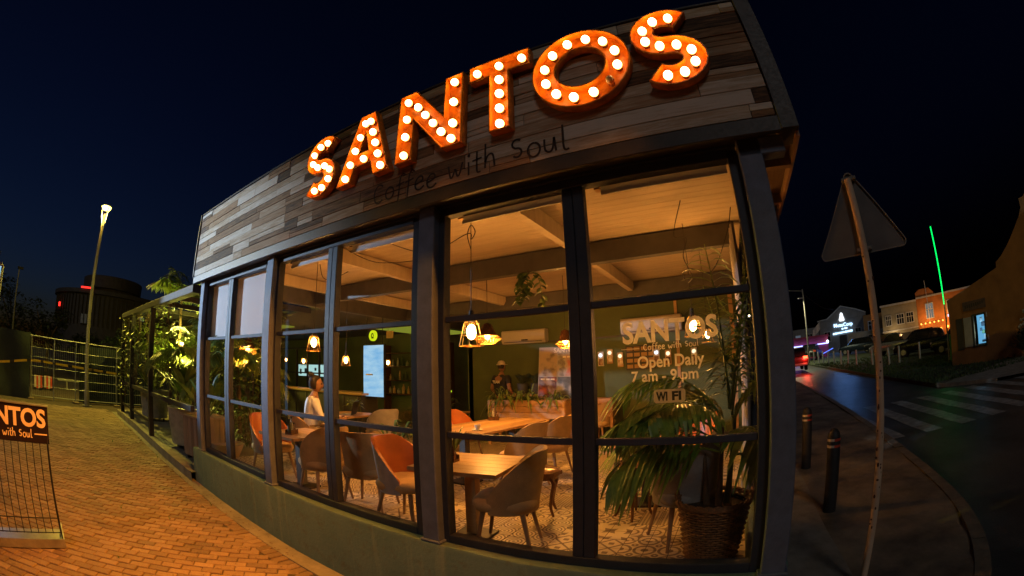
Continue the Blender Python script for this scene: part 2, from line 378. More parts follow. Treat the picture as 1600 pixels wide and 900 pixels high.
# crosswalk: six worn stripes
cw = struct(bpy.data.objects.new('crosswalk', None)); COL.objects.link(cw)
for i in range(8):
    x = 3.2+1.0*i; mb = MB(); n = 8
    L = [(x-.02+.028*(11-y)+.02*math.sin(3*y+i), y) for y in lin(6.45, 11.05, n)]; Q = [(a+.46, b) for a, b in L]
    s = slab('crosswalk_stripe', L, Q, -.112, 0, 'paint'); s.parent = cw
# kerb sweeping round the corner, then the pavement behind it
kerb_line = smooth([(3.72, 62), (3.72, 30), (3.7, 17.3), (3.55, 10.3), (3.14, 4.2), (2.95, 2.5), (2.62, 1.2), (2.2, .3), (1.5, -.7), (.4, -1.7), (-1.5, -2.9), (-5, -5.2), (-9, -8)], 2)
def offset(P, d):
    out = []
    for i, p in enumerate(P):
        a, b = P[max(i-1, 0)], P[min(i+1, len(P)-1)]; t = Vector((b[0]-a[0], b[1]-a[1])).normalized(); out.append((p[0]+t.y*d, p[1]-t.x*d))
    return out
kb = struct(bpy.data.objects.new('kerb', None)); COL.objects.link(kb)
inner = offset(kerb_line, .17)
acc = 0; seg = []
def flush(seg):
    if len(seg) > 1:
        L = [a for a, b in seg]; Q = [b for a, b in seg]
        s = slab('kerbstone', L, Q, .015+U(-.006, .006), .16, 'kerb'); s.parent = kb
        e = MB()
        for (a, b) in (seg[0], seg[-1]): e.add([(a[0], a[1], G(*a)+.015), (b[0], b[1], G(*b)+.015), (b[0], b[1], G(*b)-.14), (a[0], a[1], G(*a)-.14)], [(0, 1, 2, 3)])
KL = resample(kerb_line, 3); KI = resample(inner, 3)
for i in range(len(KL)):
    seg.append((KL[i], KI[i]))
    if i: acc += math.dist(KL[i], KL[i-1])
    if acc > (1.0 if KL[i][1] < 12 else 6): flush(seg); a, b = seg[-1]; seg = [(a, b)]; acc = 0
flush(seg)
# pavement on the street side of the cafe: patched, slightly heaved
mb = MB(); n = 46
rows = []
for (x, y) in KI:
    if y < -.9: continue
    rows.append([(x+(.18-x)*t, y, 0) for t in lin(0, 1, 24)])
for r in rows:
    for (x, y, z) in r:
        h = .03*noise.noise((x*1.3, y*1.1, 2))+.02*noise.noise((x*3.1, y*2.7, 5))
        if abs(x-.18) < .05: h = 0
        mb.v.append((x, y, G(x, y)+clamp(h, -.04, .015)-.004))
w = 25
for i in range(len(rows)-1):
    for j in range(w-1): a = i*w+j; mb.f.append((a, a+1, a+w+1, a+w)); mb.mi.append(0)
struct(mb.build('side_pavement', 'dirtpave', smooth=True))
# low concrete strip along the cafe's side
L = resample([(.24, -.35), (.24, 8.5)], 18); Q = [(1.0+.02*math.sin(2*y), y) for x, y in L]
struct(slab('concrete_strip', L, Q, .02, .06, 'concrete'))
struct(slab('corner_apron', resample([(-2.2, -.55), (.98, -.55)], 8), resample([(-2.2, -.13), (.98, -.13)], 8), .012, .05, 'concrete'))
# far pavement by the ochre house and the verge with posts
struct(slab('house_pavement', resample([(9.5, 10.6), (7.75, 12.4), (8.8, 14.6), (10.6, 17.6)], 4), resample([(24, 4.5), (21, 8), (17.2, 12), (13, 17)], 4), 0, .13, 'concrete'))
struct(slab('verge', resample([(7.62, 60), (7.62, 20), (7.75, 13.2), (8.0, 12.2)], 8), resample([(34, 60), (34, 20), (20, 16), (11, 15)], 8), 0, .13, 'grassg'))
g = MB()
for i in range(5200):
    y = 12.8+R()**1.6*24; x = 7.75+R()**1.5*6.5; z = G(x, y); h = U(.04, .13); a = U(0, 2*PI); d = .012+.0012*y
    dx, dy = math.cos(a)*d, math.sin(a)*d; g.add([(x-dx, y-dy, z), (x+dx, y+dy, z), (x+U(-.05, .05), y+U(-.05, .05), z+h)], [(0, 1, 2)])
tag(stuff(g.build('grass', 'blade')), 'short dry grass on the verge around the white posts', 'grass')

# ---- brick pavement in front of the cafe: courses laid at an angle to the wall
bp = MB(); xs = lin(-26, 0, 26)
pts = [(x, y) for x in xs for y in lin(-9, 3, 12)]
for x in xs:
    for y in lin(-9, 3, 12): bp.v.append((x, min(y, 3 if x < -14.6 else -.13), G(x, y)-.012))
for i in range(26):
    for j in range(12): a = i*13+j; bp.f.append((a, a+13, a+14, a+1)); bp.mi.append(0)
pave = struct(bp.build('brick_pavement', 'joint'))
ang = math.radians(54); ca, sa = math.cos(ang), math.sin(ang); BL, BW, JT = .215, .103, .007
cands = []
def inpave(x, y): return -15.6 < x < -1.2 and -7.6 < y < -.44
for i in range(-90, 60):
    for j in range(-110, 110):
        u_, v_ = (i+.5*(j % 2))*BL, j*BW
        x, y = u_*ca-v_*sa-5, u_*sa+v_*ca-3
        if inpave(x, y):
            p = px((x, y, G(x, y)))
            if -60 < p[0] < 1000 and p[1] < 930 or math.dist((x, y), (CP.x, CP.y)) < 1.5: cands.append((math.dist((x, y), (CP.x, CP.y)), x, y, ang, p))
for i in range(int(13.6/.107)):            # soldier course along the gutter
    x = -14.9+i*.107; y = -.385; p = px((x, y, G(x, y)))
    if p[1] < 930: cands.append((math.dist((x, y), (CP.x, CP.y)), x, y, PI/2, p))
cands.sort(); vis = [c for c in cands if -12 < c[4][0] < 1000 and c[4][1] < 905]
near = set((c[1], c[2]) for c in vis[:300])
bms = []
for k in range(4):
    b = MB(); l, w_, h = BL-JT, BW-JT, .05; e = .006
    q = [(-l/2+U(0, .003), -w_/2+U(0, .003)), (l/2-U(0, .003), -w_/2+U(0, .003)), (l/2-U(0, .003), w_/2-U(0, .003)), (-l/2+U(0, .003), w_/2-U(0, .003))]
    b.v = [(x, y, -h) for x, y in q]+[(x, y, -e) for x, y in q]+[(x-math.copysign(e, x), y-math.copysign(e, y), 0) for x, y in q]
    b.f = [(8, 9, 10, 11)]+[(i, (i+1) % 4, 4+(i+1) % 4, 4+i) for i in range(4)]+[(4+i, 4+(i+1) % 4, 8+(i+1) % 4, 8+i) for i in range(4)]
    b.mi = [0]*9; o = b.build('brick', 'brick', pave); bms.append((o.data, b)); bpy.data.objects.remove(o)
field = MB()
for d, x, y, a, p in cands:
    z = G(x, y)+U(-.004, .004)+.006*noise.noise((x*1.7, y*1.7, 0)); k = random.randrange(4); rot = Euler((U(-.012, .012), U(-.012, .012), a+U(-.012, .012)))
    if (x, y) in near:
        o = link('brick', bms[k][0], pave); o.location = (x, y, z); o.rotation_euler = rot
    else:
        mtx = Matrix.Translation((x, y, z)) @ rot.to_matrix().to_4x4(); field.add([mtx @ Vector(v) for v in bms[k][1].v], bms[k][1].f)
stuff(field.build('brick_field', 'brick', pave))
gut = resample([(-15, -.32), (-1.0, -.32)], 14)
struct(slab('gutter', gut, [(x, -.13) for x, y in gut], .006, .03, 'concrete'))

# ================================================================ CAFE
cafe = thing('cafe', 'street corner cafe with plank fascia, steel framed windows and green base wall', 'cafe', (0, 0, 0))
W_END = -7.0
def wallmesh(x0, y0, x1, y1, z0, z1, t, axis):
    mb = MB(); n = 60; L = (x1-x0) if axis == 0 else (y1-y0)
    prof = [(0, z0), (0, z1-.02), (.012, z1), (t-.012, z1), (t, z1-.02), (t, z0)]
    for i in range(n+1):
        s = L*i/n
        for d, z in prof:
            w_ = .008*noise.noise((s*2.2, z*3, 3+d))
            mb.v.append((x0+s, y0+d+w_, z+w_*.6) if axis == 0 else (x0-d+w_, y0+s, z+w_*.6))
    k = len(prof)
    for i in range(n):
        for j in range(k-1): a = i*k+j; mb.f.append((a, a+k, a+k+1, a+1)); mb.mi.append(0)
    mb.f.append(tuple(range(k))); mb.f.append(tuple(n*k+j for j in range(k))); mb.mi += [0, 0]
    return mb
wallmesh(-7.06, -.13, .24, -.13, -.6, .462, .26, 0).build('base_wall', 'green', cafe, True)
wallmesh(.26, .10, .26, 8.0, -.6, .462, .26, 1).build('base_wall', 'green', cafe, True)
def colm(x, y, rot=0):
    mb = MB(); mb.box((0, 0, 1.735), (.15, .17, 2.57)); mb.box((0, 0, .475), (.19, .2, .02))
    o = mb.build('column', 'steel', cafe, bevel=.006); o.location = (x, y, 0); return o
for x in (.14, -2.2, -4.54, -6.775): colm(x, -.02)
for y in (2.62, 5.3, 7.95): colm(.14, y)
mb = MB(); mb.bx(.07, -.105, 2.905, .37, .0, 3.02); mb.build('beam_end', 'steel', cafe, bevel=.006)
# beam and trim under the planks
mb = MB(); mb.bx(-7.02, -.205, 2.995, .40, -.165, 3.098); mb.bx(-7.0, -.165, 3.02, .30, -.02, 3.05); mb.build('trim', 'trim', cafe, bevel=.004)
mb = MB(); mb.bx(-7.0, -.02, 2.96, .06, .07, 3.2); mb.bx(-7.0, -.065, 3.0, .06, -.02, 3.018); mb.build('head_beam', 'frame', cafe)
# windows: three bays, two panes each; then the street side
def window(ax, pos, edges, blind=None):
    """ax 0: along x at y=0 (front); ax 1: along y at x=.14. edges: L, mullion L, mullion R, R"""
    w_ = bpy.data.objects.new('window', None); COL.objects.link(w_); w_.parent = cafe
    def B(mb, a0, d0, z0, a1, d1, z1): mb.bx(a0, pos+d0, z0, a1, pos+d1, z1) if ax == 0 else mb.bx(pos-d1, a0, z0, pos-d0, a1, z1)
    a, b, c, d = edges; f = MB(); g_ = .07
    B(f, a-g_, -.035, .462, a, .05, 2.96); B(f, d, -.035, .462, d+g_, .05, 2.96)
    B(f, a, -.037, .464, d, .052, .53); B(f, a, -.037, 2.94, d, .052, 3.0)
    f.build('outer_frame', 'frame', w_, bevel=.004)
    for (m0, m1) in ((b, (b+c)/2-.002), ((b+c)/2+.002, c)):
        f = MB(); B(f, m0, -.03, .53, m1, .045, 2.94); f.build('stile', 'frame', w_, bevel=.004)
    for z, h in ((1.309, .042), (2.15, .04)):
        for (p0, p1) in ((a, b), (c, d)):
            f = MB(); B(f, p0, -.012, z-h/2, p1, .034, z+h/2); f.build('rail', 'rail', w_, bevel=.003)
    for (p0, p1) in ((a, b), (c, d)):
        f = MB(); B(f, p0+.002, .012, .532, p1-.002, .018, 2.938); f.build('pane', 'glass', w_)
    return w_
bays = [(-2.075, -1.12, -.972, -.002), (-4.435, -3.51, -3.365, -2.392), (-6.64, -5.87, -5.72, -4.755)]
wins = [window(0, 0, e) for e in bays]
for y0 in (.14, 2.75, 5.43): window(1, .14, (y0+.05, y0+1.12, y0+1.24, y0+2.33))
# roller blinds (things hung inside the glass)
def blind(a, b, zb, label, gap=.1):
    t = thing('roller_blind', label, 'roller blind', ((a+b)/2, .105, 0), 0, 'roller blinds behind the cafe windows')
    mb = MB(); mb.cyl((a+gap-(a+b)/2, 0, 2.985), (b-.01-(a+b)/2, 0, 2.985), .034, n=10); mb.build('roller', 'blind', t, True)
    mb = MB(); n = 8; a0, b0 = a+gap-(a+b)/2, b-.015-(a+b)/2
    vs = [(x, -.034+.004*math.sin(x*9), z) for z in (2.985, zb) for x in lin(a0, b0, n)]; mb.add(vs, [(i, i+1, n+2+i, n+1+i) for i in range(n)]); mb.build('cloth', 'blind', t, True)
    mb = MB(); mb.bx(a0, -.044, zb-.025, b0, -.026, zb); mb.build('bottom_bar', 'blind', t)
    mb = MB(); mb.bx(a0-.05, -.03, 2.94, a0-.01, .03, 3.03); mb.build('bracket', 'brass', t)
bl = [('roller blind rolled up behind the pane beside the street corner column', 2.915), ('roller blind rolled up over the table with a single wooden leg', 2.915),
      ('roller blind rolled up behind the pane with the round yellow sign', 2.895), ('roller blind rolled up above the seated person in white', 2.905),
      ('roller blind pulled halfway down, wider one of the two lowered', 2.165), ('roller blind pulled halfway down at the far left end of the windows', 2.185)]
k = 0
for e in bays:
    for (p0, p1) in ((e[2], e[3]), (e[0], e[1])): blind(p0, p1, bl[k][1], bl[k][0], .1 if k < 4 else -.05); k += 1
def cordloop(x, y, z0, z1, label):
    mb = MB(); P = [(x-.03, y, z0)]+[(x-.03, y, z) for z in lin(z0, z1+.05, 5)]+[(x-.03*math.cos(t), y, z1+.05-.05*math.sin(t)) for t in lin(0, PI, 6)]+[(x+.03, y, z0)]
    mb.tube(P, .004, 5); tag(mb.build('blind_cord', 'rope', None, True), label, 'blind cord', 'pale looped blind cords')
cordloop(-4.36, .12, 2.9, 1.95, 'pale looped blind cord hanging left of the caged pendant lamp')
cordloop(-2.05, .12, 2.9, 1.93, 'pale looped blind cord hanging right of the broad steel column')

# fascia: backing panel and reclaimed planks in eight rows
mb = MB(); mb.bx(-7.02, -.165, 3.102, .345, .02, 4.10)
fas = mb.build('fascia', 'dark', cafe)
mb = MB(); mb.bx(-7.045, -.215, 3.10, -7.02, .02, 4.125); mb.bx(.36, -.215, 3.0, .475, .02, 4.125); mb.bx(-7.045, -.20, 4.106, .475, .05, 4.128); mb.build('edge_trim', 'trim', fas, bevel=.003)
hs = [U(.075, .125) for _ in range(10)]; kq = .994/sum(hs); rowz = 3.104
for r in range(10):
    h = hs[r]*kq; x = -7.015-U(0, .4)
    while x < .352:
        l = U(.25, 1.15) if R() < .75 else U(1.1, 1.9); x1 = min(x+l, .354); xa = max(x, -7.015)
        if x1 > .28: x1 = .354
        if x1-xa > .04:
            d = U(.022, .030) if r > 2 else .0315; rz = [rowz+.002, rowz+h-.002]
            split = R() < .25 and x1-xa < .9
            for (z0, z1) in ([(rz[0], rz[0]+h*.45), (rz[0]+h*.47, rz[1])] if split else [rz]):
                d2 = d+(U(-.002, .002) if r > 2 else U(-.001, .001)); mb = MB(); mb.box((0, 0, 0), (x1-xa-.004, d2, z1-z0-.002))
                o = mb.build('plank', 'plank', fas, bevel=.002); o.location = ((x1+xa)/2, -.166-d2/2, (z0+z1)/2); o.rotation_euler = (U(-.01, .01), U(-.002, .002), 0)
        x = x1 if x1 < .354 else 9
    rowz += h
# underside of the overhang on the street side
mb = MB(); mb.bx(.225, .02, 3.035, .46, 8.2, 3.06); sof = mb.build('soffit', 'soffitwood', cafe)
mb = MB(); mb.bx(.452, -.16, 2.965, .475, 8.2, 3.12); mb.build('edge_board', 'soffitwood', sof)
for y in (.22, .95, 1.7, 2.5, 3.4, 4.4): mb = MB(); mb.bx(.23, y, 2.955, .45, y+.06, 3.034); mb.build('joist', 'soffitwood', sof)
mb = MB(); mb.bx(-7.0, .02, 3.33, .46, 8.2, 3.42); mb.build('roof', 'dark', cafe)
# ceiling boards, beams and rafters
cl = MB(); y = .08; cl.bx(-7.0, .07, 3.30, .2, 8.1, 3.32)
while y < 8: cl.bx(-6.99, y, 3.292, .2, y+.1315, 3.30); y += .135
stuff(cl.build('ceiling_boards', 'ceil', cafe, bevel=0))
for y in (2.36, 5.0): mb = MB(); mb.bx(-6.95, y-.06, 3.02, .06, y+.06, 3.277); mb.build('ceiling_beam', 'beam', cafe, bevel=.004)
mb = MB(); mb.bx(-7.1, 1.2, 2.98, -6.96, 8.1, 3.277); mb.build('ceiling_beam', 'beam', cafe, bevel=.004)
for x in (-1.78, -4.35, -6.2):
    for (ya, yb) in ((.08, 2.3), (2.42, 4.94), (5.06, 6.2)):
        mb = MB(); mb.prism([(ya, 3.276), (yb, 3.276), (yb, 3.19), (yb-.08, 3.10), (ya, 3.10)], lambda a, b, t: (t, a, b), x-.045, x+.045); mb.build('rafter', 'ceil', cafe, bevel=.004)
# inner walls
mb = MB(); mb.bx(-6.1, 6.25, FZ, .2, 6.4, 3.28); mb.build('back_wall', 'wallgreen', cafe)
mb = MB(); mb.bx(-6.09, 6.235, FZ, .05, 6.249, FZ+.09); mb.bx(-6.09, 6.238, 2.42, .05, 6.249, 2.46); mb.build('wall_trim', 'beam', cafe)
mb = MB(); mb.bx(-1.2, 6.225, FZ, -1.14, 6.249, 3.2); mb.bx(-.08, 6.0, FZ, .0, 6.1, 3.27); mb.build('corner_post', 'boxwood', cafe)

# ---- floor of patterned cement tiles
fl = MB(); fl.bx(-6.98, .12, FZ-.2, .12, 6.3, FZ-.006); floor = struct(fl.build('floor', 'joint'))
def tilemat(k):
    m, n, p = base('cement tile %d' % k)
    uvn = n.n('ShaderNodeUVMap').outputs[0]; s = n.n('ShaderNodeSeparateXYZ', i={0: uvn}); u_ = n.m('SUBTRACT', s.outputs[0], .5); v_ = n.m('SUBTRACT', s.outputs[1], .5)
    au, av = n.m('ABSOLUTE', u_), n.m('ABSOLUTE', v_)
    r_ = n.m('SQRT', n.m('ADD', n.m('MULTIPLY', u_, u_), n.m('MULTIPLY', v_, v_))); th = n.m('ARCTAN2', v_, u_)
    cu_, cv_ = n.m('SUBTRACT', .5, au), n.m('SUBTRACT', .5, av); rc = n.m('SQRT', n.m('ADD', n.m('MULTIPLY', cu_, cu_), n.m('MULTIPLY', cv_, cv_)))
    band = lambda x, c, w_: n.m('LESS_THAN', n.m('ABSOLUTE', n.m('SUBTRACT', x, c)), w_)
    mx = lambda *a: a[0] if len(a) == 1 else n.m('MAXIMUM', a[0], mx(*a[1:]))
    if k == 0: f = mx(band(rc, .42, .06), n.m('LESS_THAN', rc, .16), band(r_, .1, .05))
    elif k == 1: f = n.m('GREATER_THAN', n.m('SINE', n.m('MULTIPLY', n.m('ADD', au, av), 26.)), .1)
    elif k == 2: f = n.m('LESS_THAN', r_, n.m('ADD', .26, n.m('MULTIPLY', .17, n.m('COSINE', n.m('MULTIPLY', th, 4.)))))
    elif k == 3: f = n.m('GREATER_THAN', n.m('MULTIPLY', n.m('SINE', n.m('MULTIPLY', n.m('ADD', u_, v_), 18.85)), n.m('SINE', n.m('MULTIPLY', n.m('SUBTRACT', u_, v_), 18.85))), 0)
    elif k == 4: f = mx(band(n.m('ADD', au, av), .5, .07), n.m('LESS_THAN', n.m('MAXIMUM', au, av), .12))
    elif k == 5: f = n.m('GREATER_THAN', n.m('SINE', n.m('ADD', n.m('MULTIPLY', r_, 40.), n.m('MULTIPLY', th, 0.))), .15)
    elif k == 6: f = mx(n.m('LESS_THAN', n.m('MULTIPLY', au, av), .012), band(rc, .3, .05))
    else: f = n.m('LESS_THAN', rc, n.m('ADD', .3, n.m('MULTIPLY', .14, n.m('COSINE', n.m('MULTIPLY', th, 8.)))))
    no = n.n('ShaderNodeTexNoise', i={'Vector': n.n('ShaderNodeTexCoord').outputs['Object'], 'Scale': 9., 'Detail': 5.}).outputs[0]
    f = n.m('MULTIPLY', f, n.m('ADD', .7, n.m('MULTIPLY', no, .5)))
    n.link(n.ramp(f, [(.0, (.56, .46, .31)), (1, (.135, .09, .055))]), p.inputs['Base Color']); p.inputs['Roughness'].default_value = .42
    return m
TM = [tilemat(k) for k in range(8)]
TS = .2; tmesh = []
for k in range(8):
    b = MB(); h = TS/2-.0015; e = .002
    b.v = [(-h, -h, -.012), (h, -h, -.012), (h, h, -.012), (-h, h, -.012), (-h+e, -h+e, 0), (h-e, -h+e, 0), (h-e, h-e, 0), (-h+e, h-e, 0)]
    b.f = [(4, 5, 6, 7)]+[(i, (i+1) % 4, 4+(i+1) % 4, 4+i) for i in range(4)]; b.mi = [0]*5
    o = b.build('floor_tile', TM[k]); me = o.data; bpy.data.objects.remove(o); uvl = me.uv_layers.new(name='UVMap')
    for lp in me.loops: c = me.vertices[lp.vertex_index].co; uvl.data[lp.index].uv = (c.x/TS+.5, c.y/TS+.5)
    tmesh.append(me)
tl = []
for i in range(36):
    for j in range(31):
        x, y = -7.0+TS*(i+.5), .12+TS*(j+.5); rr = random.Random((i//3)*97+(j//2)*31); tl.append((math.dist((x, y), (CP.x, CP.y)), x, y, rr.randrange(8)))
tl.sort(); rest = MB(); ruv = []
for q, (d, x, y, k) in enumerate(tl):
    if q < 300: o = link('floor_tile', tmesh[k], floor); o.location = (x, y, FZ+U(-.0006, .0006))
    else:
        h = TS/2-.0015; o_ = len(rest.v); rest.v += [(x-h, y-h, FZ), (x+h, y-h, FZ), (x+h, y+h, FZ), (x-h, y+h, FZ)]; rest.f.append((o_, o_+1, o_+2, o_+3)); rest.mi.append(k)
me = bpy.data.meshes.new('floor_tiles'); me.from_pydata(rest.v, [], rest.f)
for m_ in TM: me.materials.append(m_)
me.polygons.foreach_set('material_index', rest.mi); uvl = me.uv_layers.new(name='UVMap')
for i, lp in enumerate(me.loops): uvl.data[i].uv = ((0, 0), (1, 0), (1, 1), (0, 1))[i % 4]
stuff(link('floor_tiles_beyond', me, floor))

# ================================================================ LETTERING
from mathutils.geometry import tessellate_polygon
def arc(cx, cy, rx, ry, a0, a1, n=14): return [(cx+rx*math.cos(math.radians(a0+(a1-a0)*i/n)), cy+ry*math.sin(math.radians(a0+(a1-a0)*i/n))) for i in range(n+1)]
SC = arc(.34, .69, .22, .19, 38, 270)+arc(.34, .31, .22, .19, 90, -142)[1:]
def sm(P): return smooth(P, 2)
GL = {'C': (1.15, [arc(.6, .78, .52, .78, 48, 318)]), 'o': (1.02, [arc(.48, .5, .4, .5, 80, 440, 18)]),
      'f': (.82, [sm([(.85, 1.62), (.6, 1.85), (.36, 1.5), (.34, .6), (.26, -.55)]), [(.02, .92), (.8, 1.06)]]),
      'e': (1.0, [sm([(.12, .45), (.8, .6), (.75, 1.0), (.35, 1.05), (.05, .55), (.2, .02), (.6, -.05), (.9, .2)])]),
      'w': (1.35, [sm([(.02, 1), (.2, 0), (.4, .05), (.58, .8), (.72, .05), (.92, .05), (1.15, 1.02)])]),
      'i': (.45, [[(.18, 1), (.2, 0)], arc(.2, 1.5, .06, .06, 0, 360, 6)]), 't': (.78, [sm([(.34, 1.62), (.32, .5), (.36, .02), (.62, .05)]), [(.0, .98), (.7, 1.08)]]),
      'h': (1.02, [[(.14, 1.85), (.12, 0)], sm([(.12, .45), (.3, .95), (.65, 1.0), (.74, .6), (.8, 0)])]),
      'S': (1.05, [[(x*1.4+.0, y*1.7) for x, y in SC]]), 'u': (1.05, [sm([(.1, 1), (.08, .25), (.3, 0), (.6, .1), (.72, 1)]), [(.72, 1), (.8, 0)]]),
      'l': (.6, [sm([(.18, 1.85), (.14, .5), (.2, 0), (.5, .06)])]), ' ': (.75, [])}
def ribbon(mb, P, w_, fn):
    P = [Vector((a, b)) for a, b in P]; n = len(P); L, Q = [], []
    for i in range(n):
        t = P[min(i+1, n-1)]-P[max(i-1, 0)]; t = t.normalized() if t.length else Vector((1, 0)); nn = Vector((-t.y, t.x))*w_/2
        L.append(fn(*(P[i]+nn))); Q.append(fn(*(P[i]-nn)))
    mb.add(L+Q, [(i, i+1, n+i+1, n+i) for i in range(n-1)])
def handwriting(name, s, xh, w_, fn, m, parent, jitter=0):
    mb = MB(); x = 0; rr = random.Random(3)
    for ch in s:
        adv, strokes = GL[ch]; dy = rr.uniform(-jitter, jitter)
        for st in strokes: ribbon(mb, [((x+a)*xh, (b+dy)*xh) for a, b in st], w_, fn)
        x += adv*1.06
    return mb.build(name, m, parent), x*xh
TXT = 'Coffee with Soul'
TW = sum(GL[c][0]*1.06 for c in TXT)
xh = 1.76/TW
M['script'] = mat('faded script paint', (.045, .026, .016), .85, 0, .5, 9)
handwriting('painted_lettering', TXT, xh, .0155, lambda a, b: (-2.72+a, -.2005, 3.142+b*.95), 'script', fas, .12)

# marquee letters: enamelled trays with a rim, bulbs standing on the plate
def strip_outline(P, w_):
    P = [Vector(p) for p in P]; n = len(P); L, Q = [], []
    for i in range(n):
        t = (P[min(i+1, n-1)]-P[max(i-1, 0)]).normalized(); nn = Vector((-t.y, t.x))*w_/2; L.append(tuple(P[i]+nn)); Q.append(tuple(P[i]-nn))
    return L+Q[::-1]
def seg(a, b, n): return [(a[0]+(b[0]-a[0])*i/max(1, n-1), a[1]+(b[1]-a[1])*i/max(1, n-1)) for i in range(n)]
def along(P, n, e=.06):
    P = [Vector(p) for p in P]; d = [0]
    for a, b in zip(P[:-1], P[1:]): d.append(d[-1]+(b-a).length)
    out = []
    for i in range(n):
        s = d[-1]*(e+(1-2*e)*i/(n-1)); j = max(k for k in range(len(d)) if d[k] <= s+1e-9); j = min(j, len(P)-2); t = (s-d[j])/max(1e-9, d[j+1]-d[j]); out.append(tuple(P[j].lerp(P[j+1], t)))
    return out
ML = {'S': (.68, [strip_outline(SC, .235)], along(SC, 10, .07)),
      'A': (.98, [[(.0, 0), (.27, 0), (.335, .2), (.645, .2), (.71, 0), (.98, 0), (.63, 1), (.35, 1)], [(.40, .40), (.58, .40), (.49, .70)]],
            [(.16, .10), (.23, .29), (.30, .48), (.37, .67), (.44, .87), (.54, .87), (.61, .67), (.68, .48), (.75, .29), (.82, .10), (.49, .30)]),
      'N': (.94, [[(0, 0), (.25, 0), (.25, .56), (.68, 0), (.94, 0), (.94, 1), (.69, 1), (.69, .44), (.26, 1), (0, 1)]],
            seg((.125, .1), (.125, .88), 4)+seg((.29, .74), (.66, .24), 4)+seg((.815, .3), (.815, .9), 3)+[(.80, .1)]),
      'T': (.78, [[(.265, 0), (.515, 0), (.515, .77), (.78, .77), (.78, 1), (0, 1), (0, .77), (.265, .77)]], [(.10, .885), (.39, .885), (.68, .885)]+seg((.39, .68), (.39, .08), 4)),
      'O': (1.04, [arc(.52, .5, .52, .5, 0, 360, 40)[:-1], arc(.52, .5, .265, .25, 360, 0, 32)[:-1]], [(.52+.39*math.cos(math.radians(a)), .5+.375*math.sin(math.radians(a))) for a in range(15, 375, 30)])}
bulb_b = MB(); bulb_b.ball((0, -.034, 0), .031, 12, 8, 0, (1, 1.15, 1))
def marquee(ch, x0, x1, label):
    wd, loops, bulbs = ML[ch]; z0, H = 3.385, .675; sx = (x1-x0)/wd; yb, yf = -.212, -.282
    t = thing('marquee_letter', label, 'sign letter', ((x0+x1)/2, -.21, z0), 0, 'illuminated marquee letters on the fascia')
    cx = (x0+x1)/2
    fn = lambda a, b, y: (x0+a*sx-cx, y+.21, b*H)
    pl = MB(); flat = [p for lp in loops for p in lp]; tri = tessellate_polygon([[Vector((a, b, 0)) for a, b in lp] for lp in loops])
    pl.add([fn(a, b, yb) for a, b in flat]+[fn(a, b, yb+.008) for a, b in flat], [tuple(i) for i in tri]+[tuple(len(flat)+i for i in k) for k in tri])
    pl.build('back_plate', 'rust', t)
    rim = MB(); e = .014
    for lp in loops:
        n = len(lp); area = sum(lp[i][0]*lp[(i+1) % n][1]-lp[(i+1) % n][0]*lp[i][1] for i in range(n)); sg = 1
        inn = []
        for i in range(n):
            a, b, c = Vector(lp[i-1]), Vector(lp[i]), Vector(lp[(i+1) % n]); d1, d2 = (b-a).normalized(), (c-b).normalized()
            n1, n2 = Vector((-d1.y, d1.x)), Vector((-d2.y, d2.x)); m_ = n1+n2; m_ = m_.normalized() if m_.length > .05 else n1
            k_ = e/max(.45, m_.dot(n1)); m_ *= k_*(1 if area > 0 else 1) if loops.index(lp) == 0 and area > 0 else k_
            if area < 0 and loops.index(lp) == 0: m_ = -m_
            if loops.index(lp) == 1 and area > 0: m_ = -m_
            inn.append((b.x+m_.x, b.y+m_.y))
        V = [fn(a, b, yb) for a, b in lp]+[fn(a, b, yf) for a, b in lp]+[fn(a, b, yf) for a, b in inn]+[fn(a, b, yb) for a, b in inn]
        rim.add(V, [(k_*n+i, k_*n+(i+1) % n, (k_+1)*n+(i+1) % n, (k_+1)*n+i) for k_ in range(3) for i in range(n)])
    rim.build('rim', 'rust', t)
    for i, (a, b) in enumerate(bulbs):
        dead = ch == 'O' and i == 10
        o = bulb_b.build('bulb', 'deadbulb' if dead else 'mbulb', None, True) if i == 0 or dead else link('bulb', bm_live)
        if i == 0: bm_live = o.data
        o.parent = t; p = fn(a, b, yb-.022); o.location = p
        if dead: o['label'] = 'unlit bulb'
        s_ = MB(); s_.cyl((p[0], p[1]+.022, p[2]), (p[0], p[1]-.006, p[2]), .021, .023, 8); s_.build('bulb_socket', 'darkwood', t)
    lamp('amber_light', 'SPOT', (0, -.17, .28), 320, (1, .30, .025), t, .03, (math.radians(-50), 0, math.radians(-34)), spot_size=math.radians(112), spot_blend=.7)  # spot added to turn the pavement orange, beyond what the bulbs give
    return t
for a in (('S', -3.73, -3.22, 'glowing orange letter S at the left start of the marquee sign'), ('A', -3.16, -2.49, 'glowing orange letter A of the marquee sign'),
          ('N', -2.42, -1.765, 'glowing orange letter N of the marquee sign'), ('T', -1.705, -1.185, 'glowing orange letter T of the marquee sign'),
          ('O', -1.175, -.46, 'glowing orange letter O of the marquee sign with one dead bulb'), ('S', -.44, .05, 'glowing orange letter S at the right end of the marquee sign')): marquee(*a)

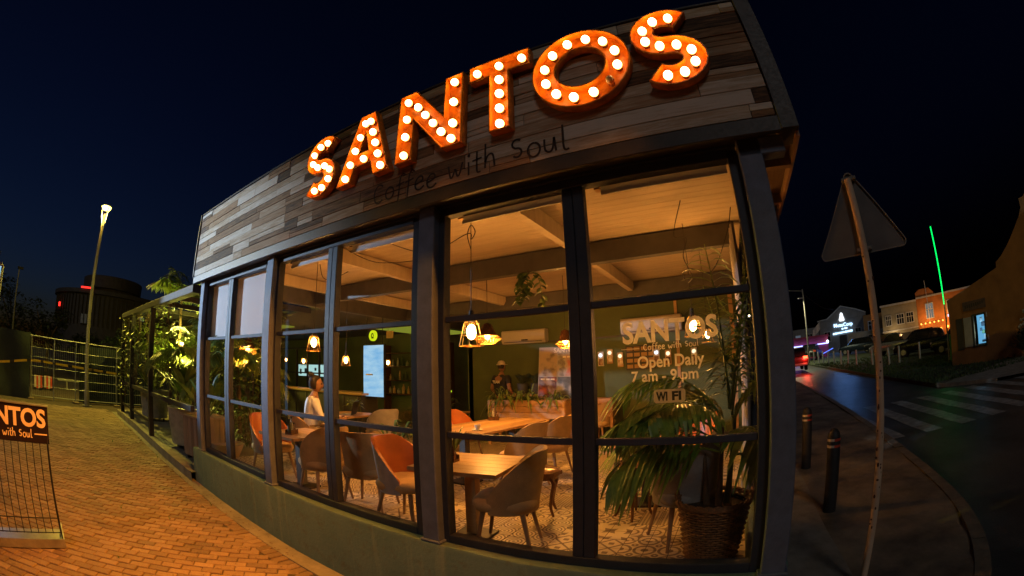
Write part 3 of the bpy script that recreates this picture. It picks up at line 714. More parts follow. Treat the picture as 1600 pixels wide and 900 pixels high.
# white print on the right hand pane of the nearest bay
dec = bpy.data.objects.new('window_print', None); COL.objects.link(dec); dec.parent = wins[0]
YD = .0095
def dtext(s, x0, x1, z, size, bold):
    o = text_mesh('print', s, size, 'decal', dec, Matrix.Identity(4), bold, 0, 'LEFT'); xs_ = [v.co.x for v in o.data.vertices]; a, b = min(xs_), max(xs_); k_ = (x1-x0)/(b-a)
    o.data.transform(upright(x0, YD, z) @ Matrix.Diagonal((k_, 1, 1, 1)) @ Matrix.Translation((-a, 0, 0)))
dtext('SANTOS', -.79, -.215, 1.90, .175, .0055)
dtext('Open Daily', -.705, -.305, 1.748, .098, .0022)
dtext('7 am - 9 pm', -.745, -.345, 1.668, .088, .002)
xh2 = .335/TW; handwriting('print', TXT, xh2, .0055, lambda a, b: (-.665+a, YD, 1.852+b), 'decal', dec)
mb = MB(); mb.bx(-.80, YD-.0004, 1.862, -.69, YD, 1.867); mb.build('print', 'decal', dec); mb = MB(); mb.bx(-.315, YD-.0004, 1.862, -.225, YD, 1.867); mb.build('print', 'decal', dec)
mb = MB()   # wi-fi badge: a pale plate with a darker half
out = [(c[0]*.02+sx_*.075, c[1]*.02+sz_*.02) for sx_, sz_, a0 in ((1, 1, 0), (-1, 1, 90), (-1, -1, 180), (1, -1, 270)) for c in arc(0, 0, 1, 1, a0, a0+90, 5)]
mb.prism(out, lambda a, b, t: (-.52+a, t, 1.575+b), YD-.0005, YD); mb.build('print', 'decal', dec)
for s, x0, x1, m_ in (('WI', -.60, -.532, 'leafdark'), ('FI', -.505, -.45, 'leafdark')):
    o = text_mesh('print', s, .07, m_, dec, Matrix.Identity(4), .003, 0, 'LEFT'); xs_ = [v.co.x for v in o.data.vertices]; a, b = min(xs_), max(xs_)
    o.data.transform(upright(x0, YD-.002, 1.551) @ Matrix.Diagonal(((x1-x0)/(b-a), 1, 1, 1)) @ Matrix.Translation((-a, 0, 0)))

# ================================================================ INTERIOR LAMPS
LIT = (1, .41, .075)
def cage_pendant(x, y, z, top, label, s=1.0, power=18, glow=True):
    t = thing('pendant_lamp', label, 'pendant lamp', (x, y, z), U(0, 1), 'caged pendant lamps in the cafe')
    mb = MB(); mb.tube([(0, 0, .17*s), (.003, .002, .6), (0, 0, top-z)], .0045, 5); mb.build('cord', 'wire', t, True)
    mb = MB(); mb.lathe([(.001, .20*s), (.02*s, .19*s), (.026*s, .11*s), (.03*s, .10*s), (.001, .095*s)], 10); mb.build('socket', 'black', t, True)
    mb = MB(); mb.ball((0, 0, .015*s), .042*s, 10, 8, 0, (1, 1, 1.5)); mb.build('bulb', 'bulb', t, True)
    mb = MB(); n = 9
    for i in range(n):
        a = 2*PI*i/n; mb.tube([(.03*s*math.cos(a), .03*s*math.sin(a), .12*s), (.06*s*math.cos(a), .06*s*math.sin(a), .085*s), (.10*s*math.cos(a), .10*s*math.sin(a), -.10*s)], .0032*s, 4)
    for r, z_ in ((.06, .085), (.083, -.01), (.10, -.10)): mb.tube([(r*s*math.cos(w), r*s*math.sin(w), z_*s) for w in lin(0, 2*PI, 18)], .0032*s, 4)
    mb.build('cage', 'brass', t, True)
    if glow: lamp('lamp_light', 'POINT', (0, 0, .015*s), power*7.6, LIT, t, .05*s)
    return t
def bowl_pendant(x, y, z, top, label, r=.17, power=18):
    t = thing('pendant_lamp', label, 'pendant lamp', (x, y, z), U(0, 1), 'woven bowl pendant lamps in the cafe')
    mb = MB(); mb.tube([(0, 0, .2), (.004, 0, .6), (0, 0, top-z)], .0045, 5); mb.build('cord', 'wire', t, True)
    mb = MB(); mb.lathe([(.02, .22), (.06, .2), (r*.72, .04), (r*.70, .04), (.05, .19)], 20); mb.build('lamp_shade', 'darkwood', t, True)
    mb = MB(); mb.ball((0, 0, .03), .04, 10, 8); mb.build('bulb', 'bulb', t, True)
    mb = MB(); n = 22
    for i in range(n):
        a, b = 2*PI*i/n, 2*PI*(i+2.4)/n; mb.tube([(r*.72*math.cos(a), r*.72*math.sin(a), .04), (r*math.cos((a+b)/2), r*math.sin((a+b)/2), -.0), (r*.55*math.cos(b), r*.55*math.sin(b), -.07)], .0035, 4)
    for rr_, z_ in ((.72*r, .04), (r, 0), (.55*r, -.07)): mb.tube([(rr_*math.cos(w), rr_*math.sin(w), z_) for w in lin(0, 2*PI, 22)], .005, 4)
    mb.build('woven_bowl', 'brass', t, True)
    lamp('lamp_light', 'POINT', (0, 0, -.02), power*7.6, LIT, t, .06); return t
PL = [cage_pendant(-5.0, .92, 2.13, 3.27, 'caged pendant lamp above the seated person in white', 1.0, 26)]
PL.append(cage_pendant(-2.42, .85, 2.13, 3.27, 'large glowing caged pendant lamp on a knotted cord over the square table', 1.15, 27))
bowl_pendant(-3.35, 2.65, 2.25, 3.27, 'woven bowl pendant lamp just right of the large caged lamp', .2, 26)
bowl_pendant(-2.62, 3.75, 2.19, 3.27, 'woven bowl pendant lamp half hidden by the window post near the poster', .15, 14)
PL.append(cage_pendant(-.52, 2.1, 2.14, 3.27, 'glass pendant lamp shining through the letter O printed on the window', 1.0, 30))
cage_pendant(-.42, 3.2, 2.10, 3.27, 'small pendant lamp hanging below the letter O lamp beside the green wall', .8, 8)
cage_pendant(-6.5, 2.75, 1.98, 3.27, 'small pendant lamp to the left of the bright screen', .9, 16)
cage_pendant(-7.6, 5.0, 2.02, 3.0, 'small pendant lamp to the right of the bright screen', .8, 10)
cage_pendant(-9.9, 4.1, 2.02, 3.0, 'tiny pendant lamp in front of the kitchen hatch', .9, 10)
cage_pendant(-11.6, 4.6, 2.08, 3.0, 'faintest pendant lamp at the far left of the kitchen hatch', .6, 4)
bowl_pendant(-7.55, 1.2, 2.08, 2.9, 'woven bowl pendant lamp on the plant terrace behind the left windows', .2, 14)
# loose cords tied up under the ceiling
def cord(P, lampo, r=.005):
    mb = MB(); mb.tube(smooth(P, 0) if len(P[0]) == 2 else P, r, 5); o = mb.build('swag_cord', 'wire', lampo, True); o.matrix_parent_inverse = (Matrix.Translation(lampo.location) @ lampo.rotation_euler.to_matrix().to_4x4()).inverted()
def cat3(P, n=8):
    out = []
    for i in range(len(P)-1):
        p0, p1, p2, p3 = [Vector(P[clamp(i+k, 0, len(P)-1)]) for k in (-1, 0, 1, 2)]
        for j in range(n):
            t = j/n; out.append(.5*((2*p1)+(p2-p0)*t+(2*p0-5*p1+4*p2-p3)*t*t+(3*p1-p0-3*p2+p3)*t**3))
    return out+[Vector(P[-1])]
cord(cat3([(-3.6, .9, 3.24), (-3.0, .9, 3.02), (-2.47, .86, 3.12), (-2.42, .85, 3.05), (-2.37, .85, 3.12), (-2.42, .85, 3.2), (-2.46, .85, 3.1), (-2.42, .85, 2.95)]), PL[1])
cord(cat3([(-.45, 1.4, 3.27), (-.58, 1.6, 3.0), (-.46, 1.62, 2.96), (-.52, 1.7, 2.8), (-.46, 1.8, 2.62), (-.52, 1.9, 2.58), (-.56, 1.85, 2.66), (-.46, 1.85, 2.7), (-.25, 1.7, 2.62), (-.05, 1.6, 2.95), (.03, 1.6, 3.2)]), PL[2])
cord(cat3([(-4.3, .9, 3.26), (-3.9, 1.0, 3.08), (-3.3, 1.0, 3.0), (-2.9, 1.1, 3.06)]), PL[1])
cord(cat3([(-4.95, .92, 3.2), (-4.85, .92, 3.0), (-4.6, .9, 2.95), (-4.3, .9, 3.0)]), PL[0])

# ================================================================ FURNITURE
def chair_proto(outer, inner, seatm, label, group):
    t = thing('cafe_chair', label, 'chair', (0, 0, 0), 0, group)
    s = MB(); n = 22
    def ring(z, k): return [(k*.235*math.copysign(abs(math.cos(a))**.62, math.cos(a)), k*.24*math.copysign(abs(math.sin(a))**.62, math.sin(a))+.02, z) for a in [2*PI*i/n for i in range(n)]]
    rs = [(.375, .82), (.385, .93), (.42, 1.0), (.455, 1.0), (.478, .93), (.488, .75), (.49, .3)]
    for z, k_ in rs: s.v += ring(z, k_)
    for i in range(len(rs)-1):
        for j in range(n): s.f.append((i*n+j, i*n+(j+1) % n, (i+1)*n+(j+1) % n, (i+1)*n+j)); s.mi.append(0)
    s.f.append(tuple(range(n))[::-1]); s.f.append(tuple((len(rs)-1)*n+j for j in range(n))); s.mi += [0, 0]
    s.build('seat', seatm, t, True)
    b = MB(); na, nz = 28, 8; th = .028; A = math.radians(112)
    def P(a, w_, inn):
        zt = .50+.37*(1-clamp((abs(a)-math.radians(30))/math.radians(82), 0, 1)**1.5); z = .365+(zt-.365)*w_
        rr_ = (.235+.045*clamp((z-.4)/.46, 0, 1))-(th if inn else 0); k_ = 1+.10*clamp((z-.4)/.46, 0, 1)*math.cos(a)
        return (rr_*math.sin(a), -rr_*math.cos(a)*1.02*k_+.02, z)
    for inn in (0, 1):
        o = len(b.v)
        for i in range(na+1):
            for j in range(nz+1): b.v.append(P(-A+2*A*i/na, j/nz, inn))
        for i in range(na):
            for j in range(nz): q = o+i*(nz+1)+j; b.f.append((q, q+nz+1, q+nz+2, q+1)); b.mi.append(inn)
    o2 = (na+1)*(nz+1)
    for i in range(na):
        for j in (0, nz): q = i*(nz+1)+j; b.f.append((q, q+nz+1, o2+q+nz+1, o2+q)); b.mi.append(1 if j else 0)
    for i in (0, na):
        for j in range(nz): q = i*(nz+1)+j; b.f.append((q, q+1, o2+q+1, o2+q)); b.mi.append(1)
    b.build('backrest', [outer, inner], t, True)
    for sx_, sy_ in ((-1, 1), (1, 1), (-1, -1), (1, -1)):
        l = MB(); l.cyl((sx_*.15, sy_*.14+.02, .39), (sx_*.205, sy_*.21+.01, 0), .021, .0125, 8); l.build('leg', 'legwood', t, True)
    return t
GT, GO = 'taupe shell chairs in the cafe', 'orange leather chairs in the cafe'
tp = chair_proto('taupe', 'taupe', 'tan', 'taupe shell chair with its back to the glass at the nearest square table', GT)
og = chair_proto('greyfab', 'orange', 'tan', 'orange leather chair with grey outer shell left of the nearest square table', GO)
gr_ = chair_proto('greyfab', 'greyfab', 'greyfab', 'pale grey shell chair behind the palm in the wicker basket', GT)
def face(dx, dy): return math.atan2(dy, dx)-PI/2
def put(o, x, y, dx, dy): o.scale = (1.14, 1.08, 1.0); o.location = (x, y, FZ); o.rotation_euler = (0, 0, face(dx, dy)); return o
put(tp, -1.86, .50, -.96, -.28); put(og, -2.98, .50, .95, .1); put(gr_, -.52, .98, -.5, .85)
for x, y, dx, dy, l in ((-4.28, .52, -1, .1, 'taupe shell chair tucked at the right end of the left square table'),
                        (-3.66, .66, -.35, .95, 'taupe shell chair seen squarely from behind in the middle bay'),
                        (-2.66, 2.35, -1, .15, 'taupe shell chair at the near right side of the long table'),
                        (-2.62, 3.1, -1, .1, 'taupe shell chair at the far right side of the long table'),
                        (-4.95, 3.75, -.3, 1, 'taupe shell chair turned away in the middle bay near the chalk dark bar'),
                        (-2.7, 5.8, -.9, .3, 'taupe shell chair alone against the green back wall'),
                        (-5.54, 1.20, .42, .9, 'taupe shell chair under the person in the white shirt')): put(dup(tp, l, group=GT), x, y, dx, dy)
for x, y, dx, dy, l in ((-5.50, .52, 1, .05, 'orange leather chair at the left end of the left square table'),
                        (-4.25, 2.55, 1, -.1, 'orange leather chair at the near left side of the long table'),
                        (-4.35, 3.45, 1, 0, 'orange leather chair at the far left side of the long table'),
                        (-5.75, 2.95, -.9, .3, 'orange leather chair tilted view beside the bar table in the middle bay'),
                        (-.62, 2.75, -.6, -.8, 'orange leather chair behind the printed opening hours')): put(dup(og, l, group=GO), x, y, dx, dy)
def table(x, y, rz, sx_, sy_, label, leg='tabletop', h=.70, two=False):
    t = thing('table', label, 'table', (x, y, FZ), rz, 'wooden tables in the cafe')
    nb = max(3, round(sy_/.14))
    top = MB(); top.box((0, 0, h-.03), (sx_-.05, sy_-.05, .02)); tt = top.build('tabletop', leg, t)
    for i in range(nb):
        mb = MB(); w_ = sy_/nb; mb.box((0, 0, 0), (sx_, w_-.0015, .034)); o = mb.build('board', 'tabletop', tt, bevel=.0025); o.location = (0, -sy_/2+w_*(i+.5), h-.017)
    for q in ((-sx_*.32, sx_*.32) if two else (0,)):
        mb = MB(); mb.box((q, 0, (h-.04)/2+.02), (.10, .10, h-.08)); mb.build('leg', leg, t, bevel=.004)
        mb = MB(); mb.box((q, 0, .012), (.34, .34, .024)); mb.build('base', 'black', t, bevel=.004); mb = MB(); mb.box((q, 0, h-.055), (.3, .08, .03)); mb.build('bracket', 'black', t, bevel=.004)
    return t
table(-2.27, .58, .12, .80, .80, 'square oak table with a thick wooden leg nearest the glass')
table(-4.86, .58, .08, .74, .80, 'square oak table with a dark leg in front of the seated person', 'beam')
table(-3.45, 2.85, 1.5, 1.9, .95, 'long oak table under the woven bowl lamp', 'beam', .74, True)
table(-6.45, 2.65, .2, .8, 1.2, 'oak bar table with a laptop in the middle bay', 'beam', .72)
table(-1.05, 2.0, .15, .8, .8, 'small dark legged table behind the palm', 'beam')
table(-5.6, 4.6, .2, .8, .8, 'oak table far back by the planter bench', 'beam')
# condiment holders with bottles
def caddy(x, y, z, label, sprig=True):
    t = thing('condiment_caddy', label, 'condiment caddy', (x, y, z), U(0, 3), 'condiment caddies on the tables')
    mb = MB(); mb.box((0, 0, .012), (.17, .09, .024)); mb.box((0, .043, .035), (.17, .006, .05)); mb.box((0, -.043, .035), (.17, .006, .05)); mb.build('tray', 'darkwood', t)
    for dx, r, h, m_ in ((-.055, .024, .15, 'leafdark'), (0, .021, .17, 'chrome'), (.05, .028, .10, 'darkwood')):
        mb = MB(); mb.lathe([(.001, .024), (r, .026), (r, .024+h*.6), (r*.4, .024+h*.78), (r*.4, .024+h), (.001, .024+h)], 10, (dx, 0, 0)); b = mb.build('bottle', m_, t, True)
        mb = MB(); mb.cyl((dx, 0, .024+h), (dx, 0, .04+h), r*.5, n=8); mb.build('cap', 'black', b, True)
    if sprig:
        mb = MB()
        for i in range(9):
            a = U(0, 6.28); l = U(.1, .22); mb.add([(.07, 0, .1), (.07+.4*l*math.cos(a)-.012, .4*l*math.sin(a), .1+l*.7), (.07+.9*l*math.cos(a), .9*l*math.sin(a), .1+l), (.07+.4*l*math.cos(a)+.012, .4*l*math.sin(a)+.012, .1+l*.7)], [(0, 1, 2, 3)])
        mb.build('sprig', 'leaf', t)
    return t
caddy(-2.47, .52, FZ+.70, 'condiment caddy with a leafy sprig on the nearest square table')
caddy(-4.80, .42, FZ+.70, 'condiment caddy with oil bottles on the table of the left bay')
caddy(-3.70, 3.35, FZ+.74, 'condiment caddy in the middle of the long table', False)
# laptop and papers on the bar table
t = thing('laptop', 'dark open laptop on the bar table in the middle bay', 'laptop', (-6.35, 2.65, FZ+.72), -1.0)
mb = MB(); mb.box((0, 0, .008), (.34, .24, .016)); mb.build('keyboard', 'chrome', t); mb = MB(); mb.box((0, .15, .13), (.34, .012, .25), 0, Euler((-.25, 0, 0)).to_matrix()); mb.build('screen', 'black', t)
mb = MB(); mb.box((-6.2, 2.25, FZ+.726), (.3, .21, .006)); tag(mb.build('menu_sheet', 'white'), 'pale menu sheet lying beside the laptop', 'menu')
mb = MB(); mb.box((-4.72, .86, FZ+.704), (.28, .2, .006), 0, Euler((0, 0, .4)).to_matrix()); tag(mb.build('menu_sheet', 'tan'), 'tan menu sheet at the back of the left square table', 'menu')
# carved wooden stools
def stool(x, y, rz, label, h=.47):
    t = thing('carved_stool', label, 'stool', (x, y, FZ), rz, 'carved dark stools')
    mb = MB(); n = 20; P = [(1+.08*math.cos(6*w), w) for w in [2*PI*i/n for i in range(n)]]
    mb.prism([(.2*k*math.cos(w), .2*k*math.sin(w)) for k, w in P], lambda a, b, z: (a, b, z), h-.04, h); mb.lathe([(.17, h-.08), (.19, h-.04), (.2, h), (.16, h+.02), (.001, h+.025)], 18); mb.build('seat', 'darkwood', t, True)
    for k in range(4):
        a = PI/4+k*PI/2; q = lambda r, z: (r*math.cos(a), r*math.sin(a), z)
        mb = MB(); mb.tube(cat3([q(.14, h-.05), q(.2, h-.12), q(.17, h*.5), q(.15, .1), q(.19, .0)], 5), [.026-.013*i/20 for i in range(21)], 7); mb.build('leg', 'darkwood', t, True)
    return t
stool(-2.02, 1.45, .3, 'dark carved stool behind the nearest taupe chair')
stool(-1.08, 1.55, .9, 'dark carved stool with curved legs left of the palm basket', .55)
# planter bench with boards and leafy plants
t = thing('planter_bench', 'long pine planter bench full of trailing green plants', 'planter', (-4.1, 5.45, FZ), 0)
for i in range(3):
    mb = MB(); mb.box((0, -.19, .62+.125*i), (1.72, .024, .118)); mb.build('board', 'boxwood', t, bevel=.004)
    mb = MB(); mb.box((0, .19, .62+.125*i), (1.72, .024, .118)); mb.build('board', 'boxwood', t, bevel=.004)
for x in (-.83, .83):
    mb = MB(); mb.box((x, 0, .745), (.024, .356, .37)); mb.build('end_board', 'boxwood', t, bevel=.004)
    for y in (-.19, .19): mb = MB(); mb.box((x*.99, y*1.12, .46), (.06, .04, .92)); mb.build('leg', 'boxwood', t, bevel=.004)
mb = MB(); mb.box((0, 0, .86), (1.64, .35, .02)); mb.build('soil', 'soil', t)
# second, plain section right of it
mb = MB(); t2 = thing('side_board', 'plain pine sideboard right of the planter bench under the poster', 'sideboard', (-2.82, 5.75, FZ), 0)
for i in range(3): mb = MB(); mb.box((0, 0, .62+.125*i), (.82, .3, .118)); mb.build('board', 'boxwood', t2, bevel=.004)
for x in (-.38, .38): mb = MB(); mb.box((x, -.1, .28), (.05, .05, .56)); mb.build('leg', 'boxwood', t2)

# ================================================================ PLANTS
def leafblade(mb, p, d, up, L, w_, mi=0, droop=.3, n=4, fold=.25):
    """a single leaf: midrib from p along d, drooping"""
    p, d, up = Vector(p), Vector(d).normalized(), Vector(up); side = d.cross(up)
    side = side.normalized() if side.length > .01 else Vector((1, 0, 0)); nn = side.cross(d)
    o = len(mb.v)
    for i in range(n+1):
        s = i/n; q = p+d*(L*s)+Vector((0, 0, -1))*(droop*L*s*s); ww = w_*math.sin(PI*min(.98, .12+.86*s))**.8
        mb.v += [tuple(q+side*ww/2+nn*fold*ww*.5), tuple(q), tuple(q-side*ww/2+nn*fold*ww*.5)]
    for i in range(n):
        a = o+i*3; mb.f += [(a, a+1, a+4, a+3), (a+1, a+2, a+5, a+4)]; mb.mi += [mi, mi]
def frond(base, az, elev, L, droop, ll, lw, n=22, parent=None, m='leaf', side_droop=.5, lim=None):
    """one feather palm frond: rachis with leaflets"""
    mb = MB(); P = []; d = Vector((math.cos(az)*math.cos(elev), math.sin(az)*math.cos(elev), math.sin(elev))); p = Vector(base); N = 16
    for i in range(N+1):
        P.append(p.copy()); p = p+d*(L/N); d = (d+Vector((0, 0, -droop/N))).normalized()
    mb.tube(P, [.009*(1-.8*i/N)+.0015 for i in range(N+1)], 5)
    for i in range(n):
        s = .16+.84*i/n; q = s*N; j = min(int(q), N-1); p = P[j].lerp(P[j+1], q-j); t = (P[j+1]-P[j]).normalized(); sd = t.cross(Vector((0, 0, 1))); sd = sd.normalized() if sd.length > .05 else Vector((1, 0, 0))
        l = ll*(.55+.45*math.sin(PI*min(1, s*1.05)))*U(.85, 1.1)
        for sg in (-1, 1):
            dd = (sd*sg*.8+t*.62+Vector((0, 0, .1-U(.0, .25)))).normalized(); leafblade(mb, p, dd, Vector((0, 0, 1)), l, lw, 0, side_droop*U(.7, 1.3), 3)
    if lim: mb.v = [(min(x, lim[0]-.02*abs(math.sin(z*31))), max(y, lim[1]+.02*abs(math.sin(z*27))), z) for x, y, z in mb.v]
    return mb.build('frond', m, parent)
t = thing('potted_palm', 'drooping green palm growing in a big wicker basket by the corner window', 'palm', (-.27, .66, FZ))
mb = MB(); nb = 40      # basket woven of rings
for i in range(22):
    z = .012+.44*i/22; r = .195+.075*(i/22)
    mb.tube([((r+.009*math.cos(k*PI+i*PI))*math.cos(w), (r+.009*math.cos(k*PI+i*PI))*math.sin(w), z) for k, w in enumerate(lin(0, 2*PI, nb))], .0105, 4, 0, False)
stuff(mb.build('woven_rings', 'wicker', t, True))
mb = MB()
for k in range(3): mb.tube([(.275*math.cos(w)+.008*math.cos(9*w+k*2), .275*math.sin(w)+.008*math.sin(9*w+k*2), .462+.012*math.sin(9*w+k*2)) for w in lin(0, 2*PI, 60)], .013, 5, 0, False)
mb.build('rim', 'wicker', t, True)
mb = MB(); mb.lathe([(.001, .005), (.185, .005), (.255, .43)], 20); mb.build('liner', 'dark', t, True)
mb = MB(); mb.lathe([(.001, .41), (.25, .40)], 20); mb.build('soil', 'soil', t)
for sx_ in (-1, 1): mb = MB(); mb.tube([(sx_*.27, -.06, .44), (sx_*.285, -.05, .52), (sx_*.285, .05, .52), (sx_*.27, .06, .44)], .012, 6); mb.build('handle', 'wicker', t, True)
for dx, dy, h in ((.03, 0, .62), (-.06, .05, .5), (.09, .06, .7)):
    mb = MB(); mb.tube([(dx, dy, .38), (dx*1.3, dy*1.3, .38+h*.5), (dx*1.6, dy*1.6, .38+h)], [.03, .018, .012], 8); mb.build('stem', 'bark' if dx < .05 else 'leaf', t, True)
for (dx, dy, z, az, el, L, dr, ll) in ((.04, .0, .92, 3.05, .62, .98, 1.9, .40), (.02, .02, .86, 2.75, .45, .95, 1.7, .42), (.05, .0, .96, 2.3, .75, .9, 1.7, .38), (.03, 0, .84, -2.75, .45, .85, 1.9, .40),
                                       (.02, 0, .80, 3.4, .25, .72, 1.5, .36), (.12, .08, 1.05, 1.4, .95, 1.0, 1.3, .36), (.12, .08, 1.06, .7, 1.25, 1.15, .9, .34), (.13, .06, 1.0, -.6, 1.0, .85, 1.8, .34),
                                       (.12, .06, .9, -1.1, .5, .6, 1.8, .34), (.13, .08, 1.0, 2.0, 1.2, 1.1, 1.0, .34), (.1, .05, .75, -.2, .2, .45, 1.8, .3), (.05, .02, .95, -2.3, .8, .75, 1.9, .36), (.1, .05, 1.1, .2, 1.35, 1.2, .5, .32), (.06, .03, 1.0, 2.9, .95, .95, 2.2, .42), (.05, .0, 1.0, 3.6, .7, .8, 1.9, .4), (.1, .06, 1.1, 1.9, 1.35, 1.25, .7, .36)):
    frond((dx, dy, z+.02), az, min(1.4, el+.12), L*1.08, dr*.92, ll*1.02, .036, 19, t, 'leafpalm', .62, (.31, -.57))
# trailing plants and potted plants on the planter bench
def bushy(name, label, x, y, z, spread, h, n, L, w_, m='leaf', droop=.6, group=None, pot=None):
    t = thing(name, label, 'plant', (x, y, z), 0, group)
    if pot:
        r, ph = pot; mb = MB(); mb.lathe([(.001, .0), (r*.72, 0), (r, ph), (r*1.06, ph), (r*1.06, ph-.02), (r*.9, ph-.02)], 14); mb.build('pot', 'terracotta', t, True)
    z0 = pot[1]-.02 if pot else 0
    mb = MB()
    for i in range(n):
        a = U(0, 2*PI); e = U(.35, 1.4); d = Vector((math.cos(a)*math.cos(e), math.sin(a)*math.cos(e), math.sin(e))); b = Vector((U(-1, 1)*spread*.35, U(-1, 1)*spread*.2, z0)); st = U(.1, .8)*h
        leafblade(mb, b+d*st*.7, d, Vector((0, 0, 1)), L*U(.7, 1.2), w_*U(.7, 1.2), 0, droop*U(.5, 1.5))
        if i % 3 == 0: mb.tube([b, b+d*st*.7], .004, 4)
    mb.build('leaves', m, t); return t
bushy('trailing_plant', 'leafy plant spilling over the left end of the planter bench', -4.7, 5.40, FZ+.87, .55, .42, 60, .40, .045, 'leaf2', .95)
bushy('trailing_plant', 'leafy plant in the middle of the planter bench', -4.15, 5.40, FZ+.87, .55, .42, 60, .38, .045, 'leaf2', .95)
bushy('trailing_plant', 'leafy plant at the right end of the planter bench beside the poster', -3.55, 5.40, FZ+.87, .45, .3, 36, .36, .045, 'leaf2', .9)
for x, y, l in ((-4.5, 5.95, 'broad leaved plant in a dark pot standing left behind the bench'), (-4.2, 6.02, 'broad leaved plant in a dark pot standing right behind the bench')):
    t = thing('potted_plant', l, 'plant', (x, y, FZ+1.02), 0, 'potted plants behind the bench')
    mb = MB(); mb.lathe([(.001, 0), (.09, 0), (.125, .24), (.132, .24), (.12, .22)], 14); mb.build('pot', 'terracotta', t, True)
    mb = MB()
    for i in range(8): a = i*.8+x; leafblade(mb, (0, 0, .2), (math.cos(a)*.5, math.sin(a)*.5, 1), (0, 0, 1), U(.3, .5), .15, 0, .35)
    mb.build('leaves', 'leafdark', t)
mb = MB(); mb.bx(-5.0, 5.8, FZ+.98, -3.9, 6.22, FZ+1.02); tag(mb.build('wall_shelf', 'boxwood'), 'pine wall shelf carrying the two dark potted plants', 'shelf')
t = thing('hanging_plant', 'trailing vine hanging from the dark ceiling beam', 'plant', (-2.55, 2.3, 3.0), 0)
mb = MB()
for k in range(5):
    x0_, y0_ = U(-.15, .35), U(-.05, .08); P = cat3([(x0_*.3, 0, .05), (x0_*.8, y0_, -.05), (x0_, y0_, -.2), (x0_*1.1, y0_, -U(.25, .42))], 5); mb.tube(P, .004, 4)
    for p in P[2:]: a = U(0, 6.28); leafblade(mb, p, (math.cos(a), math.sin(a), -.4), (0, 0, 1), .1, .075, 0, .3)
mb.build('vine', 'leaf', t)
bushy('potted_plant', 'small leafy plant on the bar ledge behind the seated person', -6.9, 3.3, FZ+.72, .2, .2, 30, .2, .04, 'leaf2', .5, None, (.06, .1))
bushy('potted_plant', 'tall dark foliage plant left of the person in black', -6.4, 5.4, FZ, .5, 1.3, 90, .4, .07, 'leafdark', .6, None, (.16, .4))
bushy('potted_plant', 'low fern beside the long table at the left', -4.75, 2.2, FZ, .3, .8, 50, .4, .04, 'leaf', .6, None, (.12, .3))

# ================================================================ BACK WALL ITEMS
def aircon(x0, x1, y, z0, z1, label):
    t = thing('air_conditioner', label, 'air conditioner', ((x0+x1)/2, y, z0), 0, 'wall air conditioners'); w_ = (x1-x0)/2; h = z1-z0
    mb = MB(); mb.prism([(0, h), (0, .04), (-.05, 0), (-.17, .0), (-.215, .07), (-.215, h-.03), (-.19, h)], lambda a, b, q: (q, a, b), -w_, w_); mb.build('casing', 'ac', t, bevel=.01)
    mb = MB(); mb.box((0, -.2, .035), (w_*1.75, .04, .012)); mb.build('louvre', 'black', t)
    mb = MB(); mb.box((.05, -.217, .07), (.16, .004, .03)); mb.build('display', 'black', t)
aircon(-5.05, -3.98, 6.24, 2.42, 2.72, 'white wall air conditioner above the person in black')
aircon(-2.3, -1.05, 6.24, 2.45, 2.76, 'white wall air conditioner behind the printed word on the window')
# big photo board leaning on the wall behind the bench
t = thing('photo_board', 'tall board of four food and people photos leaning behind the planter bench', 'photo board', (-3.62, 5.72, FZ+.93), 0)
PB = Matrix.Rotation(math.radians(-2), 4, 'Y')
def pbox(mb, x0, z0, x1, z1, y=0, d=.012): mb.box(((x0+x1)/2, y, (z0+z1)/2), (x1-x0, d, z1-z0))
mb = MB(); pbox(mb, -.42, 0, .42, 1.07); bo = mb.build('panel', 'greyfab', t)
cells = [(-.40, .47, -.005, 1.05, [(.35, .28, .22), (.12, .09, .07), (.4, .3, .22)]), (.01, .47, .405, .93, [(.35, .33, .3), (.12, .1, .09), (.45, .14, .1)]),
         (-.40, .02, -.005, .45, [(.09, .03, .02), (.36, .09, .05), (.3, .2, .14)]), (.01, .02, .405, .45, [(.10, .11, .12), (.35, .34, .33), (.05, .05, .05)])]
for i, (x0, z0, x1, z1, cs) in enumerate(cells):
    m_, n_, p_ = base('photo print %d' % i); tc = n_.n('ShaderNodeTexCoord').outputs['Object']
    f_ = n_.n('ShaderNodeTexNoise', i={'Vector': n_.n('ShaderNodeVectorMath', operation='ADD', i={0: tc, 1: (i*3.3, 0, i*1.7)}).outputs[0], 'Scale': 4.6, 'Detail': 3.}).outputs[0]
    n_.link(n_.ramp(f_, [(.36, cs[1]), (.5, cs[0]), (.62, cs[2])]), p_.inputs['Base Color']); p_.inputs['Roughness'].default_value = .3
    mb = MB(); pbox(mb, x0, z0, x1, z1, -.008, .005); mb.build('photo', m_, t)
o = text_mesh('print', 'SANTOS', .13, 'white', t, upright(.16, -.012, .955), .004, 0, 'CENTER')
for q, (x0_, x1_, z_) in enumerate(((.12, .19, .86), (.21, .30, .86), (-.36, -.26, .40), (-.24, -.16, .40), (-.14, -.05, .40))): mb = MB(); mb.box(((x0_+x1_)/2, -.0125, z_), (x1_-x0_, .003, .032)); mb.build('print', 'white', t)
t.rotation_euler = (math.radians(-5), math.radians(1.5), 0)
